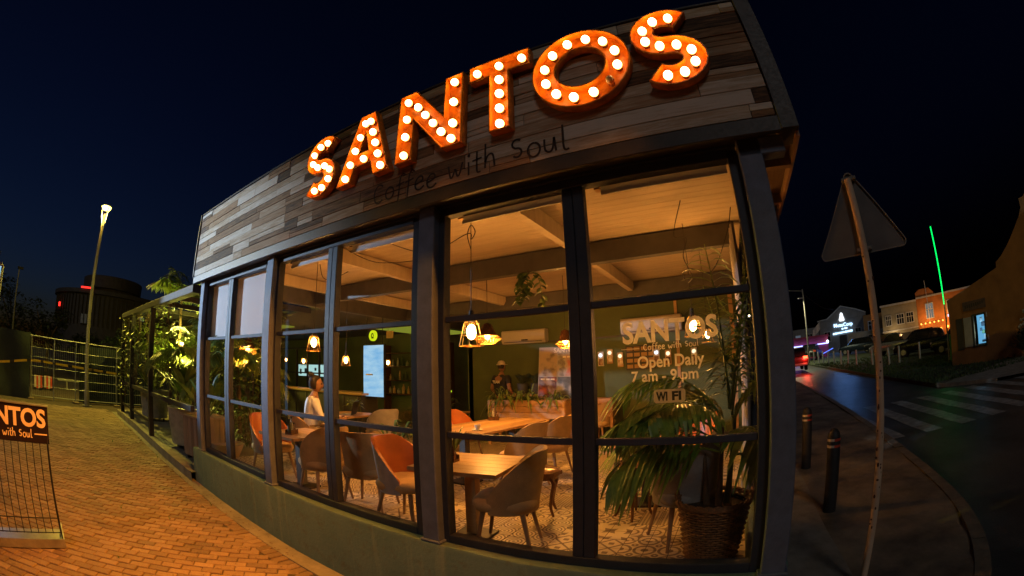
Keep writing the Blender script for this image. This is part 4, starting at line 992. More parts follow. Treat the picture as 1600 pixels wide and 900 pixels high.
# framed pictures with little lights
for i, (x, z, l) in enumerate(((-2.80, 1.99, 'small lit wall picture nearest the window post, white top'), (-2.60, 2.03, 'small lit amber wall picture, highest of the three by the post'), (-2.38, 1.95, 'small lit amber wall picture with a white foot'),
                               (-1.62, 1.97, 'small pale wall picture under the printed tag line'), (-1.38, 1.93, 'small amber wall picture above the letter D of Daily'), (-.85, 1.93, 'small wall picture right of the letter board'))):
    t = thing('wall_picture', l, 'picture', (x, 6.23, z), 0, 'small lit pictures on the green wall')
    mb = MB(); mb.box((0, 0, 0), (.125, .03, .30)); mb.build('frame', 'tan' if i in (1, 2, 4) else 'ac', t, bevel=.004)
    mb = MB(); mb.box((0, -.018, -.06), (.09, .006, .13)); mb.build('print', 'darkwood', t)
    mb = MB(); mb.ball((0, -.03, .075), .042, 10, 6); mb.build('light', emis('picture light %d' % i, (1, .75, .45) if i not in (0, 3) else (.8, .9, 1), 1.6), t, True)
t = thing('letter_board', 'pale grid board with rows of tiles on the green wall', 'letter board', (-1.95, 6.235, 1.72), 0)
mb = MB(); mb.box((0, 0, .25), (.62, .02, .5)); mb.build('board', 'walldark', t)
for r in range(4):
    for c in range(4): mb = MB(); mb.box((-.225+.15*c, -.015, .075+.118*r), (.12, .012, .075)); mb.build('tile', 'taupe', t)
mb = MB(); P = [(-1.9+2.1*s, 6.1, 2.33-.12*math.sin(PI*s)) for s in lin(0, 1, 12)]
# fairy lights at the street window
t = thing('fairy_lights', 'string of tiny white lights hanging by the street side window', 'string lights', (.03, .5, 0), 0)
P = cat3([(0, .2, 2.2), (-.02, .5, 1.86), (.0, .9, 2.0), (-.01, 1.5, 1.78), (0, 2.1, 1.95), (-.02, 2.7, 1.7), (0, 3.2, 1.9)], 5)
mb = MB(); mb.tube(P, .002, 4); mb.build('wire', 'wire', t)
em = emis('fairy light', (1, .85, .6), 6)
for p in P[2::5]: mb = MB(); mb.ball(p, .008, 6, 4); mb.build('bulb', em, t)
# drawn curtain by the street side windows
mb = MB(); vs = [(-.0+.028*math.sin(i*1.9), 1.45+1.15*i/40, z) for z in (FZ+.02, 3.0) for i in range(41)]; mb.add(vs, [(i, i+1, 42+i, 41+i) for i in range(40)]); 
tag(mb.build('curtain', 'greyfab', None, True), 'pleated grey curtain gathered at the street side windows', 'curtain')

# ================================================================ BAR ROOM BEYOND
mb = MB(); mb.bx(-21, 8.2, 0, -6.1, 8.35, 3.3); tag(mb.build('bar_wall', 'walldark'), 'dark back wall of the bar room behind the main cafe room', 'wall')
mb = MB(); mb.bx(-6.12, 6.25, FZ, -5.98, 8.2, 3.3); tag(mb.build('partition_wall', 'wallgreen2'), 'short sage green wall between cafe room and bar', 'wall')
mb = MB(); mb.bx(-21, 2.7, FZ-.2, -6.98, 8.2, FZ); struct(mb.build('bar_floor', 'concrete'))
mb = MB(); mb.bx(-21, 2.6, 2.98, -7.1, 8.3, 3.05); struct(mb.build('bar_ceiling', 'walldark'))
mb = MB(); mb.bx(-8.6, 5.2, 2.94, -7.2, 7.9, 2.975); tag(mb.build('lit_ceiling_patch', emis('lime lit ceiling', (.55, .62, .06), .35)), 'lime lit patch of ceiling over the bar, the light put into its colour', 'ceiling')  # lime light falling on the ceiling, put into a glowing sheet
mb = MB(); mb.bx(-12.2, 3.6, 2.94, -10.4, 4.1, 2.975); tag(mb.build('lit_ceiling_patch', emis('lime lit ceiling far', (.55, .55, .05), .3)), 'yellow green lit patch of ceiling over the kitchen side, the light put into its colour', 'ceiling')  # farther lit stretch of ceiling, likewise a sheet with the light in its colour
# gridded partition with the kitchen hatch behind
t = thing('grid_partition', 'black gridded glass partition in front of the kitchen', 'partition', (-11.6, 5.0, FZ), 0)
for i in range(7): mb = MB(); mb.box((-1.8+.6*i, 0, 1.1), (.04, .05, 2.2)); mb.build('upright', 'black', t)
for z in (.02, .75, 1.45, 2.18): mb = MB(); mb.box((0, 0, z), (3.64, .045, .04)); mb.build('crossbar', 'black', t)
mb = MB(); mb.bx(-16.5, 7.2, FZ, -8.0, 7.25, 2.98); tag(mb.build('kitchen_wall', 'wallgreen'), 'olive wall of the kitchen with the lit hatch', 'wall')
t = thing('kitchen_hatch', 'bright kitchen hatch with steel shelves and cool white light', 'hatch', (-13.6, 7.18, 1.62), 0)
mb = MB(); mb.box((0, 0, .2), (2.3, .02, .46)); mb.build('lit_opening', emis('cool kitchen light', (.45, .75, .72), .9), t)
for i in range(7): mb = MB(); mb.box((-1.0+.33*i+U(-.05, .05), -.03, U(.05, .3)), (U(.08, .24), .03, U(.08, .22))); mb.build('utensil', 'black' if i % 2 else 'chrome', t)
for z in (-.03, .43): mb = MB(); mb.box((0, -.02, z), (2.4, .06, .03)); mb.build('frame', 'black', t)
# counter, shelves with bottles
t = thing('bar_counter', 'dark bar counter with a wooden top running behind the seated person', 'counter', (-9.4, 4.1, FZ), 0)
mb = MB(); mb.box((0, 0, .5), (4.2, .5, 1.0)); mb.build('front', 'walldark', t); mb = MB(); mb.box((0, 0, 1.03), (4.4, .62, .05)); mb.build('worktop', 'tabletop', t, bevel=.006)
for i in range(9): mb = MB(); mb.box((-2+.5*i, -.262, .5), (.03, .02, .96)); mb.build('batten', 'beam', t)
t = thing('back_shelf', 'dark shelf unit stacked with bottles and jars behind the bar', 'shelf', (-8.4, 7.0, FZ), 0)
for z in (.9, 1.3, 1.7, 2.1): mb = MB(); mb.box((0, 0, z), (2.4, .3, .03)); mb.build('shelf_board', 'darkwood', t)
for x in (-1.2, 1.2): mb = MB(); mb.box((x, 0, 1.2), (.04, .3, 2.3)); mb.build('side', 'darkwood', t)
for z in (.9, 1.3, 1.7):
    for i in range(13):
        r, h = U(.03, .05), U(.14, .3); mb = MB(); mb.lathe([(.001, 0), (r, 0), (r, h*.6), (r*.4, h*.8), (r*.4, h), (.001, h)], 8, (-1.1+.18*i+U(-.03, .03), U(-.05, .05), z+.015)); mb.build('bottle', random.choice(['chrome', 'leafdark', 'tan', 'darkwood', 'ac']), t, True)
t = thing('display_screen', 'tall glowing pale blue screen hanging in the bar', 'screen', (-7.05, 4.0, 1.28), 0)
def screenmat():
    m = bpy.data.materials.new('pale blue screen'); m.use_nodes = True; n = NT(m); m.node_tree.nodes.clear()
    tc = n.n('ShaderNodeTexCoord').outputs['Object']; f = n.n('ShaderNodeTexNoise', i={'Vector': n.n('ShaderNodeMapping', i={0: tc, 3: (1.5, 1, 5)}).outputs[0], 'Scale': 1.6, 'Detail': 2.}).outputs[0]
    c = n.ramp(f, [(.3, (.20, .46, .75)), (.7, (.42, .66, .82))]); e = n.n('ShaderNodeEmission', i={0: c, 1: 1.0}); n.n('ShaderNodeOutputMaterial', i={0: e.outputs[0]}); return m
mb = MB(); mb.box((0, .02, .54), (.66, .06, 1.14)); mb.build('housing', 'black', t); mb = MB(); mb.box((0, -.012, .54), (.62, .01, 1.10)); mb.build('panel', screenmat(), t)
for x in (-.25, .25): mb = MB(); mb.cyl((x, .02, 1.1), (x, .02, 1.7), .008, n=5); mb.build('rod', 'black', t)
mb = MB(); mb.box((-.12, -.019, .46), (.22, .004, .03)); mb.build('caption', 'white', t)
t = thing('round_sign', 'round lime yellow sign with a black ring emblem above the screen', 'sign', (-7.0, 3.93, 2.57), 0)
mb = MB(); mb.cyl((0, .02, 0), (0, -.02, 0), .115, n=28); mb.build('disc', emis('lime sign', (.62, .75, .01), 1.0), t)
mb = MB(); A_ = arc(0, 0, .042, .055, 0, 360, 20)[:-1]; B_ = arc(0, 0, .017, .032, 0, 360, 20)[:-1]
n = len(A_); mb.add([(a, -.024, b) for a, b in A_+B_], [(i, (i+1) % n, n+(i+1) % n, n+i) for i in range(n)]); mb.bx(.02, -.0245, -.06, .05, -.0235, -.042); mb.bx(-.03, -.0245, -.062, .02, -.0235, -.05); mb.build('emblem', 'black', t)
mb = MB(); mb.box((-6.95, 4.4, 2.63), (.2, .02, .16)); tag(mb.build('price_card', 'tan'), 'small tan card hanging right of the round lime sign', 'card')
mb = MB(); mb.bx(-7.0, 5.3, 1.36, -5.95, 5.34, 1.40); tag(mb.build('shelf_light', emis('lime strip', (.5, .75, .02), .9)), 'lime green light strip along a shelf edge behind the middle bay', 'light strip')
t = thing('menu_board', 'dark blue menu board with short amber lines behind the bar', 'menu board', (-6.9, 5.6, 1.5), 0)
mb = MB(); mb.box((0, 0, .45), (.85, .03, 1.0)); mb.build('panel', mat('menu blue', (.02, .045, .085), .5), t)
for i in range(5): mb = MB(); mb.box((U(-.1, .1), -.018, .12+.17*i), (U(.25, .5), .006, .03)); mb.build('line', emis('menu line %d' % i, (.9, .55, .15), .55), t)

# ================================================================ PEOPLE
def skin_mesh(name, J, E_, m, parent, sub=2):
    names = list(J); me = bpy.data.meshes.new(name); me.from_pydata([J[k][0] for k in names], [(names.index(a), names.index(b)) for a, b in E_], [])
    o = bpy.data.objects.new(name, me); COL.objects.link(o); o.modifiers.new('s', 'SKIN'); sb = o.modifiers.new('u', 'SUBSURF'); sb.levels = sub; sb.render_levels = sub
    for i, k in enumerate(names):
        r = J[k][1]; v = me.skin_vertices[0].data[i]; v.radius = r if isinstance(r, tuple) else (r, r); v.use_root = (i == 0)
    dg = bpy.context.evaluated_depsgraph_get(); m2 = bpy.data.meshes.new_from_object(o.evaluated_get(dg)); bpy.data.objects.remove(o)
    m2.materials.clear(); m2.materials.append(M[m]); m2.polygons.foreach_set('use_smooth', [True]*len(m2.polygons)); return link(name, m2, parent)
def hand_joints(J, E_, wr, d, side, pre, curl=.5):
    """palm, four fingers of unequal length and a thumb, from wrist point wr along d"""
    d = Vector(d).normalized(); sd = Vector(side).normalized(); nn = d.cross(sd).normalized(); wr = Vector(wr)
    J[pre+'palm'] = (tuple(wr+d*.06), (.024, .036)); E_.append((pre+'wr', pre+'palm'))
    for i, (o_, L) in enumerate(((-.03, .068), (-.01, .08), (.012, .074), (.031, .058))):
        a = wr+d*.095+sd*o_; b = a+d*L*.55-nn*curl*.012; c = b+d*L*.45-nn*curl*.03
        for k, p, r in (('a', a, .0095), ('b', b, .0085), ('c', c, .007)): J[pre+'f%d%s' % (i, k)] = (tuple(p), r)
        E_ += [(pre+'palm', pre+'f%da' % i), (pre+'f%da' % i, pre+'f%db' % i), (pre+'f%db' % i, pre+'f%dc' % i)]
    a = wr+d*.04-sd*.04; b = a+d*.045-sd*.02; J[pre+'t0'] = (tuple(a), .011); J[pre+'t1'] = (tuple(b), .0085); E_ += [(pre+'palm', pre+'t0'), (pre+'t0', pre+'t1')]
def head(parent, c, yaw_, pitch=0, hair='bun'):
    mtx = Matrix.Translation(c) @ Matrix.Rotation(yaw_, 4, 'Z') @ Matrix.Rotation(pitch, 4, 'X')     # face looks along +y
    mb = MB(); nu, nv = 20, 14
    for i in range(nv+1):
        z = -math.cos(PI*i/nv)
        for k in range(nu):
            a = 2*PI*k/nu; rr_ = math.sin(PI*i/nv); x, y = math.cos(a)*rr_*.074, math.sin(a)*rr_*.092; zz = z*.115
            if zz < 0: x *= 1+.22*zz/.115; y = y*(1+.12*zz/.115)+.012*(-zz/.115)
            if y > .06: y += .022*math.exp(-((x/.014)**2+((zz+.012)/.028)**2)); y -= .010*math.exp(-(((abs(x)-.032)/.016)**2+((zz-.012)/.013)**2)); y += .006*math.exp(-((x/.022)**2+((zz+.055)/.008)**2))
            mb.v.append((x, y, zz))
    for i in range(nv):
        for k in range(nu): mb.f.append((i*nu+k, i*nu+(k+1) % nu, (i+1)*nu+(k+1) % nu, (i+1)*nu+k)); mb.mi.append(0)
    for sx_ in (-1, 1): mb.ball((sx_*.074, -.005, -.01), .022, 8, 6, 0, (.4, .8, 1.3))
    h = mb.build('head', 'skin', parent, True); h.data.transform(mtx)
    for sx_ in (-1, 1): mb = MB(); mb.ball((sx_*.031, .079, .012), .011, 8, 6); e = mb.build('eye', 'black', parent, True); e.data.transform(mtx)
    mb = MB()
    if hair == 'bun':
        mb.lathe([(.001, .128), (.045, .122), (.078, .085), (.090, .03), (.086, -.02), (.07, -.07)], 18, (0, -.016, 0), 0)
        mb.v = [(x, min(y, .068+.0*z) if z > .05 else min(y, .01), z) for x, y, z in mb.v]; mb.ball((.0, -.075, .115), .048, 12, 8)
        hh = mb.build('hair', 'hair', parent, True)
    else:
        mb.lathe([(.001, .135), (.05, .128), (.082, .09), (.088, .05), (.086, .035)], 18, (0, -.004, 0)); mb.box((0, -.095, .045), (.09, .05, .03)); mb.prism([(-.07, .06), (.07, .06), (.05, .15), (-.05, .15)], lambda a, b, q: (a, b, q), .04, .048)
        hh = mb.build('cap', 'ac', parent, True); mb = MB(); mb.lathe([(.083, .04), (.084, .0), (.07, -.05)], 16, (0, -.012, 0)); mb.v = [(x, min(y, .0), z) for x, y, z in mb.v]; h2 = mb.build('hair', 'hair', parent, True); h2.data.transform(mtx)
    hh.data.transform(mtx)
# seated woman in a white shirt, seen from behind on her left, looking to the right; local +y is her front
t = thing('person', 'person in a white shirt with hair in a bun, seated behind the left square table', 'person', (-5.52, 1.24, FZ), face(.42, .9)); t.scale = (1.08, 1.08, 1.06)
J = {'pel': ((0, 0, .56), (.15, .12)), 'wai': ((0, .01, .74), (.125, .095)), 'che': ((0, .03, .93), (.15, .10)), 'nek': ((0, .05, 1.07), .055), 'hd': ((0, .06, 1.14), .05)}
E_ = [('pel', 'wai'), ('wai', 'che'), ('che', 'nek'), ('nek', 'hd')]
for s, n_ in ((-1, 'l'), (1, 'r')):
    J[n_+'hip'] = ((s*.09, .05, .55), .085); J[n_+'kn'] = ((s*.11, .44, .53), .06); J[n_+'an'] = ((s*.1, .40, .09), .038); J[n_+'to'] = ((s*.11, .53, .03), .03)
    J[n_+'sh'] = ((s*.175, .03, 1.0), .052); J[n_+'el'] = ((s*.235, .1, .76), .04); J[n_+'wr'] = ((s*.15, .34, .76), .027)
    E_ += [('pel', n_+'hip'), (n_+'hip', n_+'kn'), (n_+'kn', n_+'an'), (n_+'an', n_+'to'), ('che', n_+'sh'), (n_+'sh', n_+'el'), (n_+'el', n_+'wr')]
    hand_joints(J, E_, J[n_+'wr'][0], (-s*.3, 1, -.05), (1, .3*s, 0), n_)
skin_mesh('body', J, E_, 'skin', t)
sj = {k: (J[k][0], tuple(x*1.2 for x in (J[k][1] if isinstance(J[k][1], tuple) else (J[k][1],)*2))) for k in ('pel', 'wai', 'che', 'nek', 'lsh', 'lel', 'rsh', 'rel')}
sj['up'] = ((0, .03, 1.01), (.15, .085)); sj['nek'] = ((0, .05, 1.075), .064)
for n_ in 'lr': sj[n_+'fo'] = (tuple(Vector(J[n_+'el'][0]).lerp(Vector(J[n_+'wr'][0]), .7)), .042)
skin_mesh('shirt', sj, [('pel', 'wai'), ('wai', 'che'), ('che', 'up'), ('up', 'nek'), ('che', 'lsh'), ('lsh', 'lel'), ('che', 'rsh'), ('rsh', 'rel'), ('lel', 'lfo'), ('rel', 'rfo')], 'shirt', t)
tj = {k: (J[k][0], tuple(x*1.13 for x in (J[k][1] if isinstance(J[k][1], tuple) else (J[k][1],)*2))) for k in ('pel', 'lhip', 'lkn', 'lan', 'rhip', 'rkn', 'ran')}
skin_mesh('trousers', tj, [('pel', 'lhip'), ('lhip', 'lkn'), ('lkn', 'lan'), ('pel', 'rhip'), ('rhip', 'rkn'), ('rkn', 'ran')], 'trouser', t)
head(t, (0, .075, 1.225), -.25, -.08, 'bun')
# standing person in a black tee shirt and pale cap, seen from behind
t = thing('person', 'person in a black tee shirt and pale cap standing behind the planter bench', 'person', (-5.0, 6.02, FZ), face(.25, 1)); t.location = (-4.98, 5.86, FZ)
J = {'pel': ((0, 0, .92), (.155, .105)), 'wai': ((0, 0, 1.10), (.14, .09)), 'che': ((0, 0, 1.30), (.175, .105)), 'nek': ((0, .01, 1.47), .056), 'hd': ((0, .015, 1.54), .05)}
E_ = [('pel', 'wai'), ('wai', 'che'), ('che', 'nek'), ('nek', 'hd')]
for s, n_ in ((-1, 'l'), (1, 'r')):
    J[n_+'hip'] = ((s*.095, 0, .86), .09); J[n_+'kn'] = ((s*.105, .02, .47), .06); J[n_+'an'] = ((s*.11, -.02, .08), .04); J[n_+'to'] = ((s*.12, .13, .03), .035)
    J[n_+'sh'] = ((s*.20, 0, 1.40), .06); J[n_+'el'] = ((s*.27, -.03, 1.13), .043); J[n_+'wr'] = ((s*.24, .16, .99), .028)
    E_ += [('pel', n_+'hip'), (n_+'hip', n_+'kn'), (n_+'kn', n_+'an'), (n_+'an', n_+'to'), ('che', n_+'sh'), (n_+'sh', n_+'el'), (n_+'el', n_+'wr')]
    hand_joints(J, E_, J[n_+'wr'][0], (-s*.2, 1, -.5), (1, .2*s, 0), n_)
skin_mesh('body', J, E_, 'skin', t)
sc_ = lambda k, f: (J[k][0], tuple(x*f for x in (J[k][1] if isinstance(J[k][1], tuple) else (J[k][1],)*2)))
sj = {k: sc_(k, 1.16) for k in ('pel', 'wai', 'che', 'lsh', 'rsh')}; sj['up'] = ((0, -.005, 1.41), (.165, .088)); sj['nek'] = ((0, .01, 1.475), .07)
for n_ in 'lr': sj[n_+'sl'] = (tuple(Vector(J[n_+'sh'][0]).lerp(Vector(J[n_+'el'][0]), .62)), .062)
skin_mesh('tee_shirt', sj, [('pel', 'wai'), ('wai', 'che'), ('che', 'up'), ('up', 'nek'), ('che', 'lsh'), ('lsh', 'lsl'), ('che', 'rsh'), ('rsh', 'rsl')], 'blacktee', t)
skin_mesh('trousers', {k: sc_(k, 1.14) for k in ('pel', 'lhip', 'lkn', 'lan', 'rhip', 'rkn', 'ran')}, [('pel', 'lhip'), ('lhip', 'lkn'), ('lkn', 'lan'), ('pel', 'rhip'), ('rhip', 'rkn'), ('rkn', 'ran')], 'walldark', t)
head(t, (0, .02, 1.64), .1, 0, 'cap')
text_mesh('print', 'TEAM', .085, 'white', t, upright(0, -.165, 1.27), .003, 0)

# ================================================================ LEFT: TERRACE, FENCE, STREET LAMP
struct(slab('terrace_floor', resample([(-14.4, -.22), (-7.0, -.22)], 12), resample([(-14.4, 2.7), (-7.0, 2.7)], 12), .16, .3, 'concrete'))
t = thing('pergola', 'dark timber pergola over the plant terrace beside the cafe', 'pergola', (-10.5, -.12, 0), 0)
PZ = lambda x: G(x, 0)+.15
for x in (-13.85, -12.3, -10.0): mb = MB(); mb.bx(x+10.5-.055, -.055, PZ(x), x+10.5+.055, .055, 2.86); mb.build('post', 'pergtimber', t, bevel=.006)
mb = MB(); mb.bx(-3.5, -.08, 2.86, 3.5, .08, 2.99); mb.build('top_beam', 'pergtimber', t, bevel=.008)
for x in (-13.4, -12.2, -11.0, -9.8, -8.6, -7.5): mb = MB(); mb.bx(x+10.45, .0, 2.92, x+10.55, 2.7, 3.02); mb.build('cross_beam', 'pergtimber', t)
mb = MB(); mb.bx(-3.9, -.02, 1.02, 3.45, .05, 1.11); mb.build('hand_rail', 'pergtimber', t, bevel=.006)
mb = MB(); mb.bx(-3.4, -.02, .45, .45, .02, .5); mb.build('lower_rail', 'pergtimber', t)
def tub(x, y, r0_, r1_, h, label, m_='galv'):
    z = PZ(x); t = thing('planter_tub', label, 'planter', (x, y, z), 0, 'round metal planter tubs on the terrace')
    mb = MB(); mb.lathe([(.001, .1), (r0_, .1), (r0_*1.02, .12), (r1_, h-.02), (r1_+.012, h), (r1_-.01, h), (r1_-.02, h-.06), (.001, h-.06)], 24); mb.build('tub', m_, t, True)
    for k in range(4): a = PI/4+k*PI/2; mb = MB(); mb.cyl((r0_*.8*math.cos(a), r0_*.8*math.sin(a), 0), (r0_*.8*math.cos(a), r0_*.8*math.sin(a), .1), .025, n=6); mb.build('foot', 'black', t)
tub(-8.75, .42, .38, .46, .80, 'big pale metal planter tub behind the terrace rail'); tub(-12.2, .55, .36, .42, .8, 'farther metal planter tub by the second pergola post')
t = thing('planter_crate', 'weathered wooden planter crate on castors beside the first steel column', 'planter', (-7.72, .38, PZ(-7.7)), .1)
for k in range(6):
    for yy in (-.30, .30): mb = MB(); mb.box((-.29+.116*k, yy*(1.0+.0*k), .43), (.112, .022, .68)); mb.build('board', 'oldwood', t, bevel=.003)
    for xx in (-.35, .35): mb = MB(); mb.box((xx, -.25+.1*k, .43), (.022, .096, .68)); mb.build('board', 'oldwood', t, bevel=.003)
mb = MB(); mb.box((0, 0, .79), (.78, .70, .03)); mb.box((0, 0, .72), (.66, .58, .02)); mb.build('top_rim', 'oldwood', t)
for xx in (-.28, .28):
    for yy in (-.24, .24): mb = MB(); mb.cyl((xx-.02, yy, .045), (xx+.02, yy, .045), .045, n=10); mb.build('castor', 'black', t)
def big_leaf_plant(x, y, z, label, n, L, w_, m='leaf', h=.5, droop=.5, name='banana_plant', grp='broad leaved terrace plants'):
    t = thing(name, label, 'plant', (x, y, z), U(0, 6), grp); mb = MB()
    for i in range(n):
        a = 2*PI*i/n+U(-.3, .3); e = U(.75, 1.35); d = Vector((math.cos(a)*math.cos(e), math.sin(a)*math.cos(e), math.sin(e))); st = h*U(.5, 1.1)
        mb.tube([(0, 0, 0), d*st*.5, d*st], .012, 5); leafblade(mb, d*st, d, (0, 0, 1), L*U(.75, 1.15), w_*U(.8, 1.2), 0, droop*L*U(.4, 1), 6)
    mb.build('leaves', m, t)
big_leaf_plant(-8.75, .42, .85, 'broad leaved banana plant in the big pale metal tub', 10, .85, .26, 'leaf2')
big_leaf_plant(-7.72, .40, .8, 'broad leaved plant in the weathered wooden crate', 8, .6, .2, 'leaf')
big_leaf_plant(-12.2, .55, .85, 'broad leaved plant in the farther metal tub', 9, .6, .2, 'leaf2')
def palm(x, y, z, th, label, nf, L, ll, m='leaf2', el=(.2, 1.2), grp='palms on the terrace', tr=.05):
    t = thing('palm_tree', label, 'palm', (x, y, z), 0, grp)
    mb = MB(); P = cat3([(0, 0, 0), (.04, .02, th*.5), (.0, 0, th)], 6); mb.tube(P, [tr*(1-.35*i/len(P)) for i in range(len(P))], 8); mb.build('trunk', 'bark', t, True)
    for i in range(nf): frond((0, 0, th), 2*PI*i/nf+U(-.3, .3), U(*el), L*U(.8, 1.15), U(1.0, 1.9), ll, .045, 18, t, m)
palm(-9.6, 1.6, .25, 2.95, 'tall palm rising above the terrace beam', 13, 1.0, .42, 'leaf2', (.4, 1.4))
palm(-10.9, .85, .2, 3.15, 'tallest palm with its crown above the pergola roof', 14, .95, .42, 'leaf2', (.5, 1.45))
palm(-8.2, 1.3, .2, 1.5, 'mid height palm behind the first steel column', 11, 1.2, .45)
palm(-9.3, .75, .2, 1.7, 'palm arching over the hand rail beside the tub', 12, 1.2, .45)
palm(-11.5, .8, .2, 1.6, 'palm between the two metal tubs', 12, 1.15, .42)
palm(-10.8, 1.2, .2, 1.2, 'short palm in the middle of the terrace', 11, 1.1, .42)
palm(-7.15, .55, FZ+.25, 1.35, 'slim palm in a wide bowl just inside the left end windows', 9, .85, .36, 'leaf', (.4, 1.4), 'palms on the terrace', .03)
t = thing('plant_bowl', 'wide pale bowl holding the slim palm at the left end windows', 'plant pot', (-7.15, .55, FZ-.02)); mb = MB(); mb.lathe([(.001, 0), (.2, 0), (.3, .2), (.31, .24), (.28, .24), (.26, .2), (.001, .2)], 20); mb.build('bowl', 'oldwood', t, True)
def vine(x0, x1, y, z0, z1, n, label, m='leaf2', L=.11):
    t = thing('climbing_vine', label, 'vine', (x0, y, z0), 0, 'climbing vines on the pergola'); mb = MB()
    for s in range(max(3, n//40)):
        x = U(0, x1-x0); P = cat3([(x+U(-.1, .1), U(-.1, .1), h) for h in lin(0, z1-z0, 5)], 4); mb.tube(P, .006, 4)
    mb.build('stem', 'bark', t); mb = MB()
    for i in range(n):
        c = (U(0, x1-x0), U(-.22, .25), U(0, 1)**.8*(z1-z0))
        if noise.noise((c[0]*2.2+x0, c[2]*2.2, 3)) < -.12: continue
        a = U(0, 6.28); leafblade(mb, c, (math.cos(a), math.sin(a), U(-.9, .3)), (0, 0, 1), L*U(.6, 1.5), L*.7*U(.6, 1.3), 0, .3*L, 2)
    mb.build('leaves', m, t)
vine(-14.2, -13.2, -.05, .7, 2.95, 420, 'leafy climbing vine on the farthest pergola post')
vine(-12.7, -11.9, 0, 1.0, 2.95, 330, 'leafy climbing vine on the second pergola post')
vine(-11.6, -9.3, .15, 1.2, 3.0, 620, 'sparse climbing vine under the beam by the nearest pergola post')
vine(-14.0, -7.6, 1.9, .2, 2.85, 3200, 'thick hedge of vines at the back of the terrace', 'leaf2', .16)
vine(-9.6, -7.3, 1.2, .3, 2.7, 900, 'vines behind the mid height palm', 'leaf', .14)
t = thing('terrace_lamp', 'small bare bulb lamp hanging among the terrace plants', 'lamp', (-10.6, .85, 2.2), 0)
mb = MB(); mb.ball((0, 0, 0), .045, 8, 6); mb.build('bulb', 'bulb', t, True); mb = MB(); mb.cyl((0, 0, .04), (0, 0, .75), .005, n=4); mb.build('cord', 'wire', t)
lamp('lamp_light', 'POINT', (0, 0, -.02), 210, (.95, .85, .12), t, .10)
# street lamp with its triangular lantern
LP = Vector((-16.2, -1.1, G(-16, 0)))
t = thing('street_lamp', 'tall pale street lamp with a lit lantern in front of the site fence', 'street lamp', LP, 0)
mb = MB(); mb.lathe([(.10, 0), (.10, .5), (.075, .55), (.055, 5.8), (.06, 5.85), (.001, 5.86)], 14); mb.build('pole', 'lampmetal', t, True)
mb = MB(); mb.box((0, 0, .01), (.34, .34, .03)); mb.build('base_plate', 'lampmetal', t)
for k in range(3):
    a = 2*PI*k/3+.4; mb = MB(); mb.tube([(.05*math.cos(a), .05*math.sin(a), 5.84), (.17*math.cos(a), .17*math.sin(a), 6.52)], .014, 5); mb.build('lantern_arm', 'lampmetal', t)
mb = MB(); mb.lathe([(.001, 6.58), (.16, 6.57), (.21, 6.53), (.19, 6.51), (.001, 6.5)], 18); mb.build('lantern_cap', 'lampmetal', t, True)
mb = MB(); mb.lathe([(.001, 6.495), (.18, 6.495), (.14, 6.44), (.001, 6.42)], 18); mb.build('lamp_glass', emis('sodium lantern', (1, .84, .30), 4), t, True)
mb = MB(); mb.cyl((0, 0, 5.9), (0, 0, 6.3), .035, n=8); mb.build('reflector', emis('lantern stem', (1, .72, .25), 1.6), t)
lamp('lamp_light', 'POINT', (0, 0, 6.2), 2700, (1, .74, .08), t, .12)
# distant thin lamp post without light
t = thing('light_mast', 'thin unlit light mast beyond the site fence at the far left', 'mast', (-35, -5.85, .06), 0)
mb = MB(); mb.cyl((0, 0, 0), (0, 0, 6.6), .08, .05, 8); mb.build('pole', 'lampmetal', t); mb = MB(); mb.box((0, .1, 6.55), (.2, .5, .16)); mb.build('head', 'black', t)
# site fence
FX = -16.75
t = thing('site_fence', 'temporary wire fence panels closing the building site at the end of the pavement', 'fence', (FX, 0, .05), 0)
for y in (-6.1, -4.7, -3.3, -2.38, -1.5, .15, 1.7): mb = MB(); mb.cyl((0, y, 0), (0, y, 2.0), .024, n=7); mb.build('post', 'fencem', t, True)
mb = MB(); mb.cyl((0, -6.2, 2.0), (0, 1.8, 2.0), .022, n=6); mb.build('top_rail', 'fencem', t, True); mb = MB(); mb.cyl((0, -6.2, .12), (0, 1.8, .12), .018, n=6); mb.build('bottom_rail', 'fencem', t, True)
for z in (.45, .75, 1.05, 1.35, 1.65): mb = MB(); mb.cyl((0, -6.2, z), (0, 1.8, z), .006, n=4); mb.build('wire', 'fencem', t)
mb = MB()
for i in range(100): mb.cyl((0, -6.2+.08*i, .12), (0, -6.2+.08*i, 2.0), .0042, n=3, cap=False)
stuff(mb.build('mesh_wires', 'fencem', t))
for y in (-3.3, -1.5, .15): mb = MB(); mb.box((.0, y, -.0), (.55, .22, .13)); mb.build('foot_block', 'kerb', t, bevel=.01)
def cloth(name, y0, y1, z0, z1, x, m_, label, cat):
    mb = MB(); n, k = 26, 12
    for i in range(n+1):
        for j in range(k+1): y = y0+(y1-y0)*i/n; z = z0+(z1-z0)*j/k; mb.v.append((x+.05*noise.noise((y*2.2, z*1.2, x))+.03*math.sin(y*5+z), y, z))
    for i in range(n):
        for j in range(k): a = i*(k+1)+j; mb.f.append((a, a+k+1, a+k+2, a+1)); mb.mi.append(0)
    return tag(mb.build(name, m_, None, True), label, cat)
cloth('shade_net', -9.5, -3.35, .0, 2.12, FX+.12, 'tarp', 'dark blue shade net hung over the left part of the site fence', 'net')
cloth('shade_net', -1.35, 2.6, .1, 1.98, FX-.10, 'tarp', 'dark shade net on the site fence behind the street lamp', 'net')
t = thing('barrier_tape', 'yellow and black barrier tape strung along the site fence', 'tape', (FX+.22, -6.0, 0), 0)
